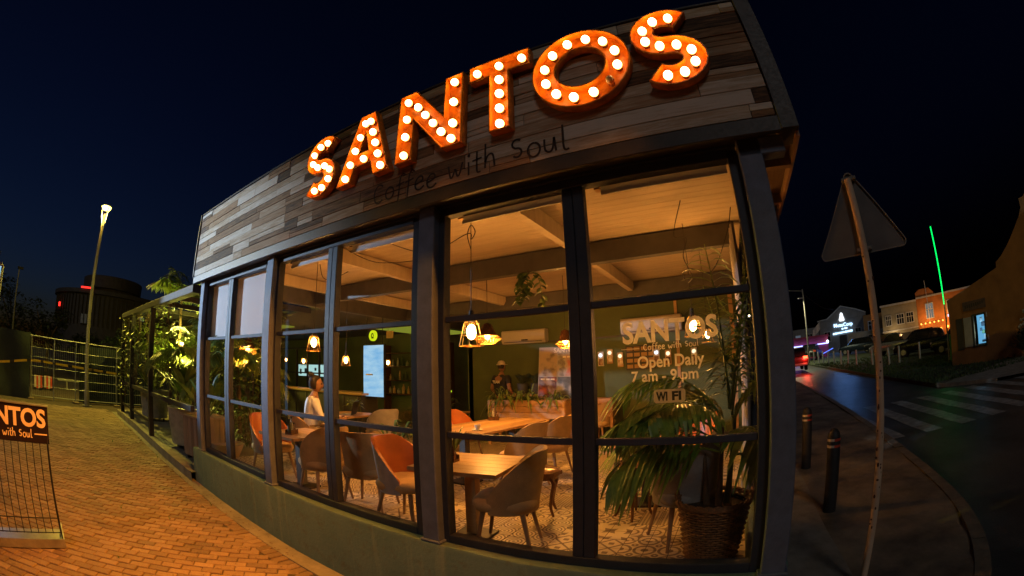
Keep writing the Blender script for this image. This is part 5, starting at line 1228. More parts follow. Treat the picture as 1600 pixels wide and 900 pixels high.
P = cat3([(0, -.2, 1.0), (0, 1.3, 1.06), (0, 2.7, 1.27), (.0, 3.7, 1.27), (.1, 4.9, 1.24), (.32, 5.0, 1.24), (.1, 5.2, 1.23), (0, 6.2, 1.18)], 8); mb = MB()
for i, (a, b) in enumerate(zip(P[:-1], P[1:])): mb.add([a-Vector((0, 0, .035)), b-Vector((0, 0, .035)), b+Vector((0, 0, .035)), a+Vector((0, 0, .035))], [(0, 1, 2, 3)], i % 4 == 3)
mb.build('tape', ['tape', 'tapeblack'], t)
for i, (x, y) in enumerate(((-20.6, -3.1), (-20.9, -2.6))):
    t = thing('traffic_barrier', ('red and white striped barrier standing left beyond the site fence', 'red and white striped barrier just right of the other beyond the fence')[i], 'barrier', (x, y, .06), 1.4)
    for k in range(4): mb = MB(); mb.box((-.15+.1*k, 0, .3), (.098, .07, .5), 0); mb.build('stripe', 'red' if k % 2 else 'wht', t)
    for xx in (-.15, .15): mb = MB(); mb.box((xx, 0, .04), (.1, .5, .1)); mb.build('foot', 'black', t)
mb = MB(); mb.box((-22.5, .2, .45), (.12, 4.6, .1)); mb.box((-22.5, -1.6, .22), (.1, .1, .45)); mb.box((-22.5, 2.0, .22), (.1, .1, .45)); tag(mb.build('site_rail', 'lampmetal'), 'low pale guard rail inside the building site', 'rail')
# round building with a drum storey
t = thing('round_building', 'dark round building with a drum shaped upper storey and red lights', 'building', (-49, 4.25, .06), 0)
mb = MB(); mb.lathe([(6.5, 0), (6.5, 6.8), (6.75, 6.85), (6.75, 7.2), (6.3, 7.25), (.01, 7.3)], 56); mb.build('lower_storey', 'drum', t)
mb = MB(); mb.lathe([(3.1, 7.2), (3.1, 7.9), (3.45, 7.95), (3.5, 9.0), (3.35, 9.1), (.01, 9.1)], 48); mb.build('drum', 'drum', t)
for i in range(40): a = -1.4+2.8*i/39; mb = MB(); mb.box((6.56*math.cos(a), 6.56*math.sin(a), 5.4), (.12, .06, 2.6), 0, Euler((0, 0, a)).to_matrix()); mb.build('fin', 'drum', t)
mb = MB(); mb.bx(-6, 4, 0, 1, 16, 7.0); mb.build('side_wing', 'drum', t)
rl = emis('red warning light', (1, .03, .02), 2.2)
for a, z, n_, h in ((-1.12, 5.7, 1, .38), (-.62, 7.28, 6, .14)):
    mb = MB()
    for k in range(n_): mb.box((6.8*math.cos(a+.035*k), 6.8*math.sin(a+.035*k), z), (.1, .26, h), 0, Euler((0, 0, a)).to_matrix())
    mb.build('red_light', rl, t)
wl = emis('lit office window', (.45, .62, .42), .22)
for a, z, w_, h in ((.30, 5.75, .35, .6), (.40, 5.5, .45, .7), (-.55, 4.6, .7, .8)):
    mb = MB(); mb.box((6.64*math.cos(a), 6.64*math.sin(a), z), (.1, w_, h), 0, Euler((0, 0, a)).to_matrix()); wi = mb.build('window', wl if a > -.3 else 'fencem', t)
    mb = MB(); mb.box((6.70*math.cos(a), 6.70*math.sin(a), z), (.1, .06, h), 0, Euler((0, 0, a)).to_matrix()); mb.build('mullion', 'black', wi)
def tree(x, y, z, h, cr_, label, n=900, m='leafdark', ls=.45, grp='dark trees beyond the building site'):
    t = thing('tree', label, 'tree', (x, y, z), 0, grp); mb = MB()
    mb.tube(cat3([(0, 0, 0), (.1, .1, h*.3), (-.1, .05, h*.55)], 5), [.2*h/6*(1-.06*i) for i in range(11)], 7)
    cs = []
    for k in range(9):
        a = U(0, 6.28); c = Vector((math.cos(a)*cr_*U(.2, .85), math.sin(a)*cr_*U(.2, .85), h*U(.45, .9))); cs.append((c, cr_*U(.3, .55))); mb.tube([(0, 0, h*.4), c*.6+Vector((0, 0, h*.15)), c], [.09, .06, .02], 5)
    mb.build('trunk', 'bark', t, True); mb = MB()
    for i in range(n):
        c, r = random.choice(cs); v = Vector((U(-1, 1), U(-1, 1), U(-1, 1))); v = v.normalized()*r*U(.3, 1.05)**.6; a = U(0, 6.28); leafblade(mb, c+v, (math.cos(a), math.sin(a), U(-.6, .6)), (0, 0, 1), ls*U(.5, 1.3), ls*.5*U(.5, 1.3), 0, .2, 2)
    mb.build('crown', m, t)
tree(-39, -6.2, 0, 6.4, 2.6, 'tallest dark tree at the far left of the skyline'); tree(-38, -2.9, 0, 5.0, 2.1, 'rounded dark tree left of the round building')
tree(-33, -9.5, 0, 5.2, 2.6, 'dark tree behind the left shade net'); tree(-31, 3.0, 0, 3.4, 1.8, 'low yellowish bush behind the lamp post', 800, 'leaf', .35); tree(-36, .3, 0, 3.0, 1.7, 'low dark bush in front of the round building')
# lit totem sign at the left edge
t = thing('light_box_sign', 'pale lit totem sign glowing blue at the left edge of the pavement', 'light box', (-12.35, -4.62, G(-12, 0)), 0)
mb = MB(); mb.box((0, 0, 1.75), (.30, .86, 3.3)); mb.box((0, 0, .06), (.5, .9, .12)); mb.build('case', 'galv', t, bevel=.05)
mb = MB(); mb.box((.153, 0, 1.8), (.01, .76, 3.0)); mb.build('face', emis('light box face', (.30, .60, 1.0), .9), t)
mb = MB(); mb.box((.1, .12, 3.55), (.16, .26, .2), 0, Euler((0, 0, .6)).to_matrix()); mb.cyl((0, 0, 3.38), (.05, .08, 3.5), .02, n=6); mb.build('added_floodlight', 'black', t)  # housing added on the totem to carry the spot below
fd = Vector((.775, .632, -.12)).normalized()
al = lamp('facade_spot', 'SPOT', (.26, .26, 3.55), 3300, (.58, .77, 1.0), t, .05, spot_size=math.radians(33), spot_blend=.6)  # added spot, narrowed to brighten the cafe's left end and spare the pavement
al.rotation_euler = fd.to_track_quat('-Z', 'Y').to_euler()
# A frame sign stand with wire grid
t = thing('sandwich_board', 'wire sign stand with a dark printed header board on the pavement', 'sandwich board', (-4.93, -3.03, G(-4.9, 0)+.01), 0)
for x, sg in ((0, 1), (-.34, -1)):
    for y in (-.47, .43): mb = MB(); mb.tube([(x+.05*sg, y, 0), (-.16+.012*sg, y, 1.33)], .008, 5); mb.build('frame_leg', 'black', t)
mb = MB(); mb.prism([(-.003, .98), (.003, .98), (.003, 1.33), (-.003, 1.33)], lambda a, b, q: (-.14+a+(1.33-b)*.13, q, b), -.49, .45); hd_ = mb.build('header_board', 'boardblack', t)
mb = MB(); mb.box((-.14, -.02, 1.335), (.05, .95, .012)); mb.build('top_bar', 'chrome', t)
for i in range(11): mb = MB(); y = -.45+.087*i; mb.tube([(-.095, y, .98), (.035, y, .13)], .005, 4); mb.build('grid_wire', 'black', t)
for z, x in ((.14, .04), (.28, .02), (.05, .05)): mb = MB(); mb.cyl((x, -.48, z), (x, .44, z), .006, n=5); mb.build('cross_wire', 'black', t)
mb = MB(); mb.bx(-.40, -.49, .0, .09, .45, .015); mb.bx(.08, -.49, .0, .095, .45, .09); mb.bx(-.40, .435, .0, .09, .45, .09); mb.build('base_tray', 'chrome', t)
mb = MB(); n = 14
for k in range(1): mb.tube([(.22, -.74+.09*math.cos(w), .09+.09*math.sin(w)) for w in lin(0, 2*PI, 18)], .015, 6)
mb.build('castor_wheel', 'tyre', t, True)
def board_tf(y0, z0, k=1): return Matrix.Translation((-.131+(1.33-z0)*.13, y0, z0)) @ Matrix.Rotation(PI/2, 4, 'Z') @ Matrix.Rotation(PI/2-.13, 4, 'X')
o = text_mesh('board_print', 'SANTOS', .2, 'boardtext', hd_, Matrix.Identity(4), .0065, .0005, 'LEFT'); xs_ = [v.co.x for v in o.data.vertices]; a, b = min(xs_), max(xs_)
o.data.transform(board_tf(-.46, 1.135) @ Matrix.Diagonal((.88/(b-a), 1.15, 1, 1)) @ Matrix.Translation((-a, 0, 0)))
bt = board_tf(0, 1.03); xh3 = .66/TW; handwriting('board_print', TXT, xh3, .010, lambda a, b: bt @ Vector((-.40+a, b, .002)), 'boardtext', hd_)
mb = MB(); mb.add([bt @ Vector(p) for p in ((.28, .03, .002), (.43, .03, .002), (.43, .042, .002), (.28, .042, .002))], [(0, 1, 2, 3)]); mb.build('board_print', 'boardtext', hd_)
# its back panel carries the same print, mirrored in the window
hb = text_mesh('board_print', 'SANTOS', .2, 'boardtext', hd_, Matrix.Identity(4), .0065, .0005, 'LEFT'); hb.data.transform(Matrix.Translation((-.152, .42, 1.135)) @ Matrix.Rotation(-PI/2, 4, 'Z') @ Matrix.Rotation(PI/2, 4, 'X') @ Matrix.Diagonal((.88/(b-a), 1.15, 1, 1)) @ Matrix.Translation((-a, 0, 0)))

# ================================================================ RIGHT: SIGN, BOLLARDS, STREET
SP = (1.03, .74); zb = G(*SP)
t = thing('warning_sign', 'back of a triangular traffic sign on a slim rusty pale post', 'traffic sign', (SP[0], SP[1], zb), math.radians(-19.3))
mb = MB(); mb.tube([(.02, 0, -.1), (.012, 0, 1.2), (0, .0, 2.3), (-.01, 0, 3.2)], .031, 12); mb.build('post', 'postrust', t, True)
mb = MB()
for i in range(28):
    z = random.choice([U(.4, 2.6), U(.4, 1.3)]); a = U(-2.6, -.5); r = U(.004, .010); x_ = .012-.004*z
    mb.ball((x_+.0305*math.cos(a), .0305*math.sin(a), z), r, 6, 4, 0, (1, 1, U(.8, 2.4)))
stuff(mb.build('rust_spots', 'rustspot', t))
def rtri(s, r, n=6):
    c = [(0, s*.5774), (-s/2, -s*.2887), (s/2, -s*.2887)]; out = []
    for i, (x, z) in enumerate(c): a0 = (30, 150, 270)[i]; k = 1-2*r/(s*.5774); out += arc(x*k, z*k, r, r, a0, a0+120, n)
    return out
ZC = 2.62-zb+.02
mb = MB(); mb.prism(rtri(.80, .04), lambda a, b, q: (a, q, ZC+b), .036, .039); mb.build('plate', 'signback', t)
mb = MB(); o1, o2 = rtri(.80, .04), rtri(.775, .036); n = len(o1)
for q0, q1 in ((.020, .040),):
    V = [(a, q1, ZC+b) for a, b in o1]+[(a, q0, ZC+b) for a, b in o1]+[(a, q0, ZC+b) for a, b in o2]+[(a, q1-.006, ZC+b) for a, b in o2]; mb.add(V, [(k*n+i, k*n+(i+1) % n, (k+1)*n+(i+1) % n, (k+1)*n+i) for k in range(3) for i in range(n)])
mb.build('rim', 'lampmetal', t)
for z in (ZC-.2, ZC+.36): mb = MB(); mb.box((0, .012, z), (.13, .05, .03)); cl_ = mb.build('clamp', 'lampmetal', t, bevel=.004); mb = MB(); mb.cyl((-.05, -.02, z), (-.05, .03, z), .008, n=6); mb.cyl((.05, -.02, z), (.05, .03, z), .008, n=6); mb.build('bolt', 'chrome', cl_)
def bollard(x, y, label):
    t = thing('bollard', label, 'bollard', (x, y, G(x, y)), 0, 'black bollards with red and white bands')
    mb = MB(); mb.lathe([(.085, -.05), (.085, .92), (.075, .97), (.045, 1.01), (.001, 1.025)], 20); mb.build('post', 'bollard', t, True)
    for z in (.80, .875):
        for k in range(2): mb = MB(); mb.lathe([(.0865, z), (.0868, z+.03)], 12, (0, 0, 0), 0, PI); o = mb.build('band', ('red', 'wht')[k], t, True); o.rotation_euler = (0, 0, k*PI-.15-PI/2)
for x, y, l in ((1.15, 2.78, 'nearest black bollard beside the traffic sign post'), (1.17, 4.85, 'second black bollard just behind the nearest one'), (1.16, 7.3, 'third black bollard half hidden by the corner column')): bollard(x, y, l)
mb = MB(); mb.box((2.02, -.62, G(2, 0)+.02), (.5, .22, .2), 0, Euler((0, 0, .75)).to_matrix()); tag(mb.build('painted_block', 'orangew', bevel=.02), 'orange painted kerb block at the bottom right edge', 'kerb block')
# ochre gabled house
A_, B_ = Vector((11.22, 17.08, 0)), Vector((15.6, 12.87, 0)); d_ = (B_-A_).normalized(); ha = math.atan2(d_.y, d_.x)
t = thing('gabled_house', 'ochre corner house with a stepped curved gable and a lit kiosk window', 'house', (A_.x, A_.y, -.2), ha)
HL = 8.2; gab = [(0, -.3), (0, 3.27), (2.98, 4.13), (3.0, 4.36), (3.35, 4.55), (3.9, 5.0), (4.4, 5.5), (4.75, 5.86), (5.0, 6.2), (5.03, 6.6), (5.3, 6.62), (5.9, 7.1), (6.6, 6.62), (6.9, 6.6), (6.95, 6.1), (7.4, 5.6), (8.2, 4.8), (8.2, -.3)]
wx0, wx1, wz0, wz1 = 1.32, 1.94, 1.08, 2.36
# front wall pierced by the window: strips left, right, above, below
def wallpoly(P, name='wall'): mb = MB(); mb.prism(P, lambda a, b, q: (a, q, b), 0, .3); return mb.build(name, 'brownw', t)
wallpoly([(0, -.3), (0, 3.27), (wx0, 3.27+wx0*.2886), (wx0, -.3)]); wallpoly([(wx0, -.3), (wx0, wz0), (wx1, wz0), (wx1, -.3)]); wallpoly([(wx0, wz1), (wx0, 3.27+wx0*.2886), (wx1, 3.27+wx1*.2886), (wx1, wz1)])
wallpoly([(wx1, -.3), (wx1, 3.27+wx1*.2886)]+gab[2:])
mb = MB(); mb.bx(.02, .3, -.3, .3, 7, 3.2); mb.bx(.02, 6.7, -.3, HL, 7, 3.2); mb.build('side_wall', 'brownw', t)
mb = MB(); mb.prism([(0, 3.1), (2.9, 3.95), (5.9, 6.1), (8.2, 4.6), (8.2, 4.4), (5.9, 5.9), (2.9, 3.75), (0, 2.9)], lambda a, b, q: (a, q, b), .3, 7); mb.build('roof', 'rooft', t)
w_ = MB(); w_.bx(wx0-.06, -.04, wz0-.06, wx0, .12, wz1+.06); w_.bx(wx1, -.04, wz0-.06, wx1+.06, .12, wz1+.06); w_.bx(wx0, -.04, wz1, wx1, .12, wz1+.06); w_.bx(wx0, -.04, wz0-.06, wx1, .12, wz0); wf = w_.build('window', 'leafdark', t)
mb = MB(); mb.bx(wx0, 1.2, wz0, wx1+.6, 1.25, wz1); mb.build('lit_interior', emis('cool kiosk light', (.16, .52, .85), .75), wf)
for i, (a, b, c, dd, m_) in enumerate(((.36, 2.15, .16, .2, 'ac'), (.44, 1.95, .2, .2, 'black'), (.30, 1.72, .13, .13, 'black'), (.42, 1.6, .16, .16, 'leaf'), (.5, 1.38, .14, .2, 'ac'), (.40, 1.2, .22, .10, 'black'), (.5, 1.75, .06, .5, 'black'))): mb = MB(); mb.box((wx0+a, .5+.05*i, b), (c, .05, dd)); mb.build('goods', m_, wf, bevel=.015)
mb = MB(); mb.bx(.78, -.05, wz0-.02, 1.22, -.01, wz1-.02); sh_ = mb.build('open_shutter', 'palew', t, bevel=.01); mb = MB(); mb.bx(.74, -.03, wz0-.06, .78, -.0, wz1+.02); mb.bx(1.22, -.03, wz0-.06, 1.26, 0, wz1+.02); mb.build('shutter_frame', 'black', sh_)
mb = MB(); mb.bx(.36, -.03, wz0-.1, .72, -.004, wz1-.0); mb.build('shutter', 'walldark', t)
for z in (1.35, 2.3): mb = MB(); mb.box((2.1, -.06, z), (.05, .06, .22)); mb.build('hinge', 'winwhite', t)
mb = MB(); mb.bx(.82, -.05, 2.62, 2.1, -.004, 3.02); mb.build('sign_panel', mat('faded house sign', (.13, .085, .06), .8), t); mb = MB()
for i in range(9): mb.box((.98+.12*i, -.055, 2.8+.008*i), (.075, .006, U(.1, .18)))
stuff(mb.build('faded_letters', 'walldark', t))
lamp('window_light', 'AREA', (1.62, .18, 1.7), 10, (.25, .6, 1), t, rot=(math.radians(90), 0, 0)).data.size = .6
bushy('flowering_creeper', 'creeper with pale flowers on the ochre house wall at the right edge', 13.95, 14.1, .35, .5, 1.5, 240, .22, .12, 'leafdark', .5)
t = thing('flower_cluster', 'pale flowers on the creeper at the right edge', 'flowers', (13.9, 14.0, 1.6), 0)
for i in range(14): mb = MB(); mb.ball((U(-.25, .2), U(-.25, .2), U(-.4, .35)), U(.04, .07), 7, 5); mb.build('flower', 'palew', t, True)
# green light strip on a mast
t = thing('light_pole', 'tall pole wrapped with a glowing green light strip', 'light pole', (12.72, 20.05, .25), 0)
mb = MB(); mb.cyl((0, 0, 0), (-.02, 0, 7.0), .05, .03, 8); mb.build('pole', 'lampmetal', t)
gm = emis('green light strip', (.0, 1, .12), 2.2)
for i in range(44): mb = MB(); mb.box((-.045, -.035, 2.9+.094*i), (.05, .05, .075)); mb.build('light_segment', gm, t)
lamp('strip_light', 'POINT', (-.3, -.3, 3.2), 6, (.1, 1, .2), t, .3)
mb = MB(); mb.cyl((12.45, 19.3, .25), (12.45, 19.3, 1.55), .06, n=8); tag(mb.build('gate_post', mat('green gate post', (.06, .3, .07), .6)), 'short bright green post beside the ochre house', 'post')
mb = MB(); mb.box((12.3, 18.4, .55), (.5, .5, .6)); tag(mb.build('utility_box', mat('green box', (.05, .16, .05), .7), bevel=.05), 'green utility box next to the green post', 'utility box')
# white posts along the verge
for i, (x, y) in enumerate(((8.2, 41.5), (8.3, 39.6), (8.5, 38.2), (8.6, 36.8), (8.8, 35.4), (9.0, 34.0), (9.2, 32.4), (9.4, 30.9), (9.6, 29.2), (10.0, 26.6), (10.45, 24.4), (11.25, 24.5), (13.1, 25.0))):
    o = MB(); o.lathe([(.07, -.1), (.07, .98), (.05, 1.03), (.001, 1.04)], 10)
    if i == 0: wp = o.build('white_post', 'winwhite', None, True)
    else: wp = wp.copy(); COL.objects.link(wp)
    wp.location = (x, y, G(x, y)); wp.rotation_euler = (U(-.05, .05), U(-.05, .05), 0)
    tag(wp, 'white verge post, ' + ('farthest by the street lamp foot', 'second from the street lamp foot', 'third from the street lamp foot', 'fourth from the street lamp foot', 'fifth from the street lamp foot', 'sixth from the street lamp foot', 'just left of the sign post', 'touching the sign post', 'behind the sign post', 'first right of the sign post', 'in front of the silver pickup', 'in front of the black car nose', 'alone before the black car doors')[i], 'post', 'white posts along the verge')
# parked cars
def car(x, y, rz, paint, label, kind='suv', tail=False):
    t = thing('parked_car' if not tail else 'car', label, 'car', (x, y, G(x, y)), rz, 'cars by the street'); L, Wd = 4.5, 1.8
    prof = {'suv': [(-2.2, .35), (-2.25, .75), (-2.2, 1.0), (-1.3, 1.08), (1.0, 1.05), (2.0, .92), (2.22, .7), (2.2, .35)], 'pickup': [(-2.5, .45), (-2.5, .95), (-2.45, 1.05), (-.6, 1.05), (.9, 1.08), (2.0, 1.0), (2.3, .8), (2.3, .4)]}[kind]
    cab = {'suv': [(-2.1, 1.04), (-1.85, 1.55), (-1.5, 1.68), (.1, 1.68), (.5, 1.6), (1.15, 1.03)], 'pickup': [(-.7, 1.04), (-.6, 1.6), (-.4, 1.72), (.35, 1.72), (.6, 1.62), (1.15, 1.05)]}[kind]
    mb = MB(); n = len(prof); ws = (-1, -.94, .94, 1); V = []
    for q in ws: V += [(a*(1 if abs(q) < 1 else .985), q*Wd/2, .35+(b-.35)*(1 if abs(q) < 1 else .93)) for a, b in prof]
    mb.v = V
    for k in range(3):
        for i in range(n): mb.f.append((k*n+i, k*n+(i+1) % n, (k+1)*n+(i+1) % n, (k+1)*n+i)); mb.mi.append(0)
    mb.f += [tuple(range(n)), tuple(3*n+i for i in range(n))]; mb.mi += [0, 0]; mb.build('body', paint, t, True, .02)
    mb = MB(); m_ = len(cab); V = []
    for q, ins in ((-.82, 0), (-.66, 1), (.66, 1), (.82, 0)): V += [(a, q*Wd/2*(1 if True else 1), b-(.0 if ins else .05*(b > 1.2))) for a, b in cab]
    mb.v = V
    for k in range(3):
        for i in range(m_-1): mb.f.append((k*m_+i, k*m_+i+1, (k+1)*m_+i+1, (k+1)*m_+i)); mb.mi.append(0 if 1 <= i <= m_-3 else 1)
    mb.f += [tuple(range(m_)), tuple(3*m_+i for i in range(m_))]; mb.mi += [1, 1]; mb.build('cabin', [paint, 'windark'], t, True)
    for sx_ in ((-1.35, 1.4) if kind == 'suv' else (-1.55, 1.45)):
        for sy_ in (-1, 1):
            mb = MB(); mb.cyl((sx_, sy_*.72, .34), (sx_, sy_*.92, .34), .34, n=18); wh = mb.build('wheel', 'tyre', t, True); mb = MB(); mb.cyl((sx_, sy_*.925, .34), (sx_, sy_*.93, .34), .2, n=12); mb.build('rim', 'chrome', wh)
    xe = prof[0][0]
    tl_ = emis('tail light', (1, .06, .02), 9) if tail else M['red']
    for sy_ in (-1, 1):
        mb = MB(); mb.box((xe+.03, sy_*.70, .92), (.12, .34, .2)); mb.build('tail_light', tl_, t, bevel=.02); mb = MB(); mb.box((prof[-2][0]-.06, sy_*.66, .78), (.14, .36, .14)); mb.build('headlight', 'chrome', t, bevel=.02)
    mb = MB(); mb.box((xe-.01, 0, .78), (.02, .5, .12)); mb.build('number_plate', emis('lit number plate', (.9, .7, .5), .5) if tail else 'winwhite', t)
    for z in (.45,): mb = MB(); mb.box((xe-.02, 0, z), (.1, 1.7, .16)); mb.build('bumper', 'black' if not tail else 'chrome', t, bevel=.02)
    if tail:
        for sy_ in (-1, 1): lamp('tail_glow', 'POINT', (xe-.25, sy_*.7, .9), 60, (1, .06, .03), t, .1)
    return t
car(5.0, 31.6, PI/2-.05, 'carred', 'dark red car seen from behind with its tail lights on', 'suv', True)
car(9.6, 47, 1.2, 'carblack', 'black car parked in front of the pink building')
car(15.3, 47, 2.6, 'carblue', 'dark blue car parked below the gabled building', 'suv'); car(17.6, 44, 2.6, 'carblack', 'black off roader next to the dark blue car')
car(14.9, 34.0, -.6+PI, 'carsilver', 'pale silver pickup parked behind the white posts', 'pickup'); car(15.0, 28.6, -.55+PI, 'carblack', 'black car nose to the verge nearest the posts')
car(16.5, 25.0, -.5+PI, 'carblack', 'big black car right beside the ochre house'); car(18.5, 36.5, -.5+PI, 'carblack', 'dark car behind the silver pickup')
# far street lamp with an arm
t = thing('street_lamp', 'slim street lamp with a long arm beyond the red car', 'street lamp', (7.8, 39.7, G(7.8, 39.7)), 0)
mb = MB(); mb.lathe([(.1, 0), (.09, 1), (.055, 6.9), (.001, 6.95)], 10); mb.build('pole', 'lampmetal', t, True); mb = MB(); mb.cyl((0, 0, 6.75), (-1.6, .25, 7.0), .03, n=6); mb.build('arm', 'lampmetal', t)
mb = MB(); mb.box((-1.75, .27, 6.98), (.5, .2, .1)); mb.build('head', 'lampmetal', t, bevel=.02); mb = MB(); mb.box((-1.78, .25, 6.91), (.4, .16, .04)); mb.build('lamp_glass', emis('street lamp glass', (1, .9, .5), 25), t)
mb = MB(); mb.box((-.3, .0, 6.1), (.5, .2, .1)); mb.build('camera_box', 'lampmetal', t)
lamp('lamp_light', 'SPOT', (-1.8, .25, 6.8), 1900, (.95, .9, .5), t, .15, (0, 0, 0), spot_size=math.radians(150), spot_blend=.6)
# pink building
def far_house(name, label, P, Q, z0, h, depth, m_, parts):
    P, Q = Vector(P), Vector(Q); d = Q-P; L = d.length; t = thing(name, label, 'building', (P.x, P.y, z0), math.atan2(d.y, d.x))
    mb = MB(); mb.bx(0, 0, -1.5, L, depth, h); mb.build('wall', m_, t); parts(t, L, h); return t
def win(t, x, z, w_, h, lit=None, n=2, fr='winwhite'):
    f = MB(); e = .09; f.bx(x-w_/2-e, -.08, z-e, x-w_/2, .02, z+h+e); f.bx(x+w_/2, -.08, z-e, x+w_/2+e, .02, z+h+e); f.bx(x-w_/2, -.08, z+h, x+w_/2, .02, z+h+e); f.bx(x-w_/2, -.08, z-e, x+w_/2, .02, z)
    f = f.build('window', fr, t); g = MB(); g.bx(x-w_/2, -.03, z, x+w_/2, -.01, z+h); g.build('pane', lit or 'windark', f)
    b = MB()
    for i in range(1, n): b.bx(x-w_/2+w_*i/n-.03, -.06, z, x-w_/2+w_*i/n+.03, -.031, z+h)
    b.bx(x-w_/2, -.058, z+h*.6-.03, x+w_/2, -.0305, z+h*.6+.03); b.build('glazing_bars', fr, f)
dimw = emis('dim blue window', (.35, .45, .6), .22)
def pink(t, L, h):
    mb = MB(); mb.bx(-.1, -.15, h, L+.1, .3, h+.25); mb.build('parapet', 'pinkw', t); mb = MB(); mb.prism([(0, h+.2), (.9, h+.2), (.4, h+1.6), (.0, h+1.6)], lambda a, b, q: (a+1.5, q, b), -.1, .1); mb.build('gable_fin', 'pinkw', t)
    mb = MB(); mb.bx(0, -.3, 1.5, L, -.2, 1.62); st_ = mb.build('light_strip', emis('violet light strip', (.28, .32, 1), 4.0), t)
    mb = MB(); mb.ball((L-.1, -.35, 1.75), .14, 8, 6); mb.build('spot_light', emis('white spot', (.8, .9, 1), 8), t)
    lamp('strip_glow', 'AREA', (L/2, -.9, 1.6), 40, (.55, .22, .9), t, rot=(math.radians(-90), 0, 0)).data.size = 3
    for x in (L-4.2, L-1.8): win(t, x, .55, .75, .65, dimw)
    mb = MB(); mb.box((L-.2, -.25, .6), (1.6, .08, .08), 0, Euler((0, -.35, 0)).to_matrix()); mb.build('light_strip', emis('blue strip', (.1, .2, 1), 2), t)
far_house('pink_building', 'low pink building with a violet light strip along its wall', (3.5, 52.8, 0), (12.6, 50.95, 0), 1.0, 2.35, 7, 'pinkw', pink)
def gable(t, L, h):
    mb = MB(); mb.prism([(-.3, h), (L*.18, h+.15), (L*.5, h+1.75), (L*.82, h+1.0), (L+.3, h+.3), (L+.3, h)], lambda a, b, q: (a, q, b), -.05, .4); mb.build('gable', 'greyw', t)
    mb = MB(); P = [(-.3, -.1, h+.05), (L*.18, -.1, h+.22), (L*.5, -.1, h+1.85), (L*.82, -.1, h+1.1), (L+.3, -.1, h+.4)]; mb.tube(P, .10, 5); mb.build('gable_trim', 'winwhite', t)
    wm = emis('white sign light', (.85, .92, 1), 2.6); bm_ = emis('blue sign light', (.45, .7, 1), 3.0)
    tri = [(-.36, 0), (.36, 0), (.44, .22), (.34, .5), (.26, .72), (.22, 1.05), (0, 1.25), (-.2, 1.05), (-.24, .72), (-.34, .5), (-.44, .22)]
    mb = MB(); mb.prism(tri, lambda a, b, q: (L*.5+a, q, h-.35+b), -.16, -.1); mb.build('sign_emblem', wm, t)
    o = text_mesh('sign_lettering', 'MuzuCorp', .72, 'white', t, upright(L*.5+.15, -.14, h-1.15), .012, .02); o.data.materials[0] = bm_
    mb = MB(); mb.box((L*.5, -.14, h-1.5), (.3, .04, .2)); mb.box((L*.5+.55, -.14, h-1.47), (.5, .04, .2)); mb.build('sign_lettering', bm_, t)
    mb = MB()
    for i in range(16): mb.box((L*.5-1.55+.205*i, -.14, h-2.1+.01*i), (.16, .04, U(.2, .3)))
    mb.build('sign_lettering', bm_, t)
    lamp('sign_glow', 'AREA', (L*.5, -1.4, h-.6), 260, (.12, .35, 1), t, rot=(math.radians(-90), 0, 0)).data.size = 3
    for x in (1.2, L-1.2): win(t, x, 1.6, .9, 1.4)
    mb = MB(); mb.bx(L*.42, -.06, 0, L*.58, .0, 2.3); mb.build('door', 'walldark', t)
far_house('gabled_building', 'pale gabled building with a glowing white and blue sign', (14.9, 65.9, 0), (22.2, 64.1, 0), 1.35, 4.7, 10, 'greyw', gable)
def beige(t, L, h):
    mb = MB(); mb.bx(-.15, -.2, h, L, .3, h+.22); mb.build('cornice', 'winwhite', t)
    for x in (.9, 2.6, 4.0): win(t, x, 2.55, .95 if x > 1 else .7, 1.15, None, 3)
    mb = MB(); mb.bx(-.1, -.12, 1.75, L, 0, 1.9); mb.build('string_course', 'winwhite', t)
    for x in (1.0, 3.2): mb = MB(); mb.bx(x-.7, -.05, 0, x+.7, .01, 1.4); mb.build('garage_door', 'walldark', t)
    lamp('wall_light', 'POINT', (1.6, -1.2, 1.3), 60, (1, .65, .3), t, .1); mb = MB(); mb.ball((1.6, -.15, 1.45), .12, 8, 6); mb.build('wall_lamp', emis('wall lamp', (1, .7, .35), 6), t)
far_house('beige_building', 'beige two storey building with white framed windows', (21.3, 53.5, 0), (26.0, 51.5, 0), 1.05, 4.9, 8, 'beigew', beige)
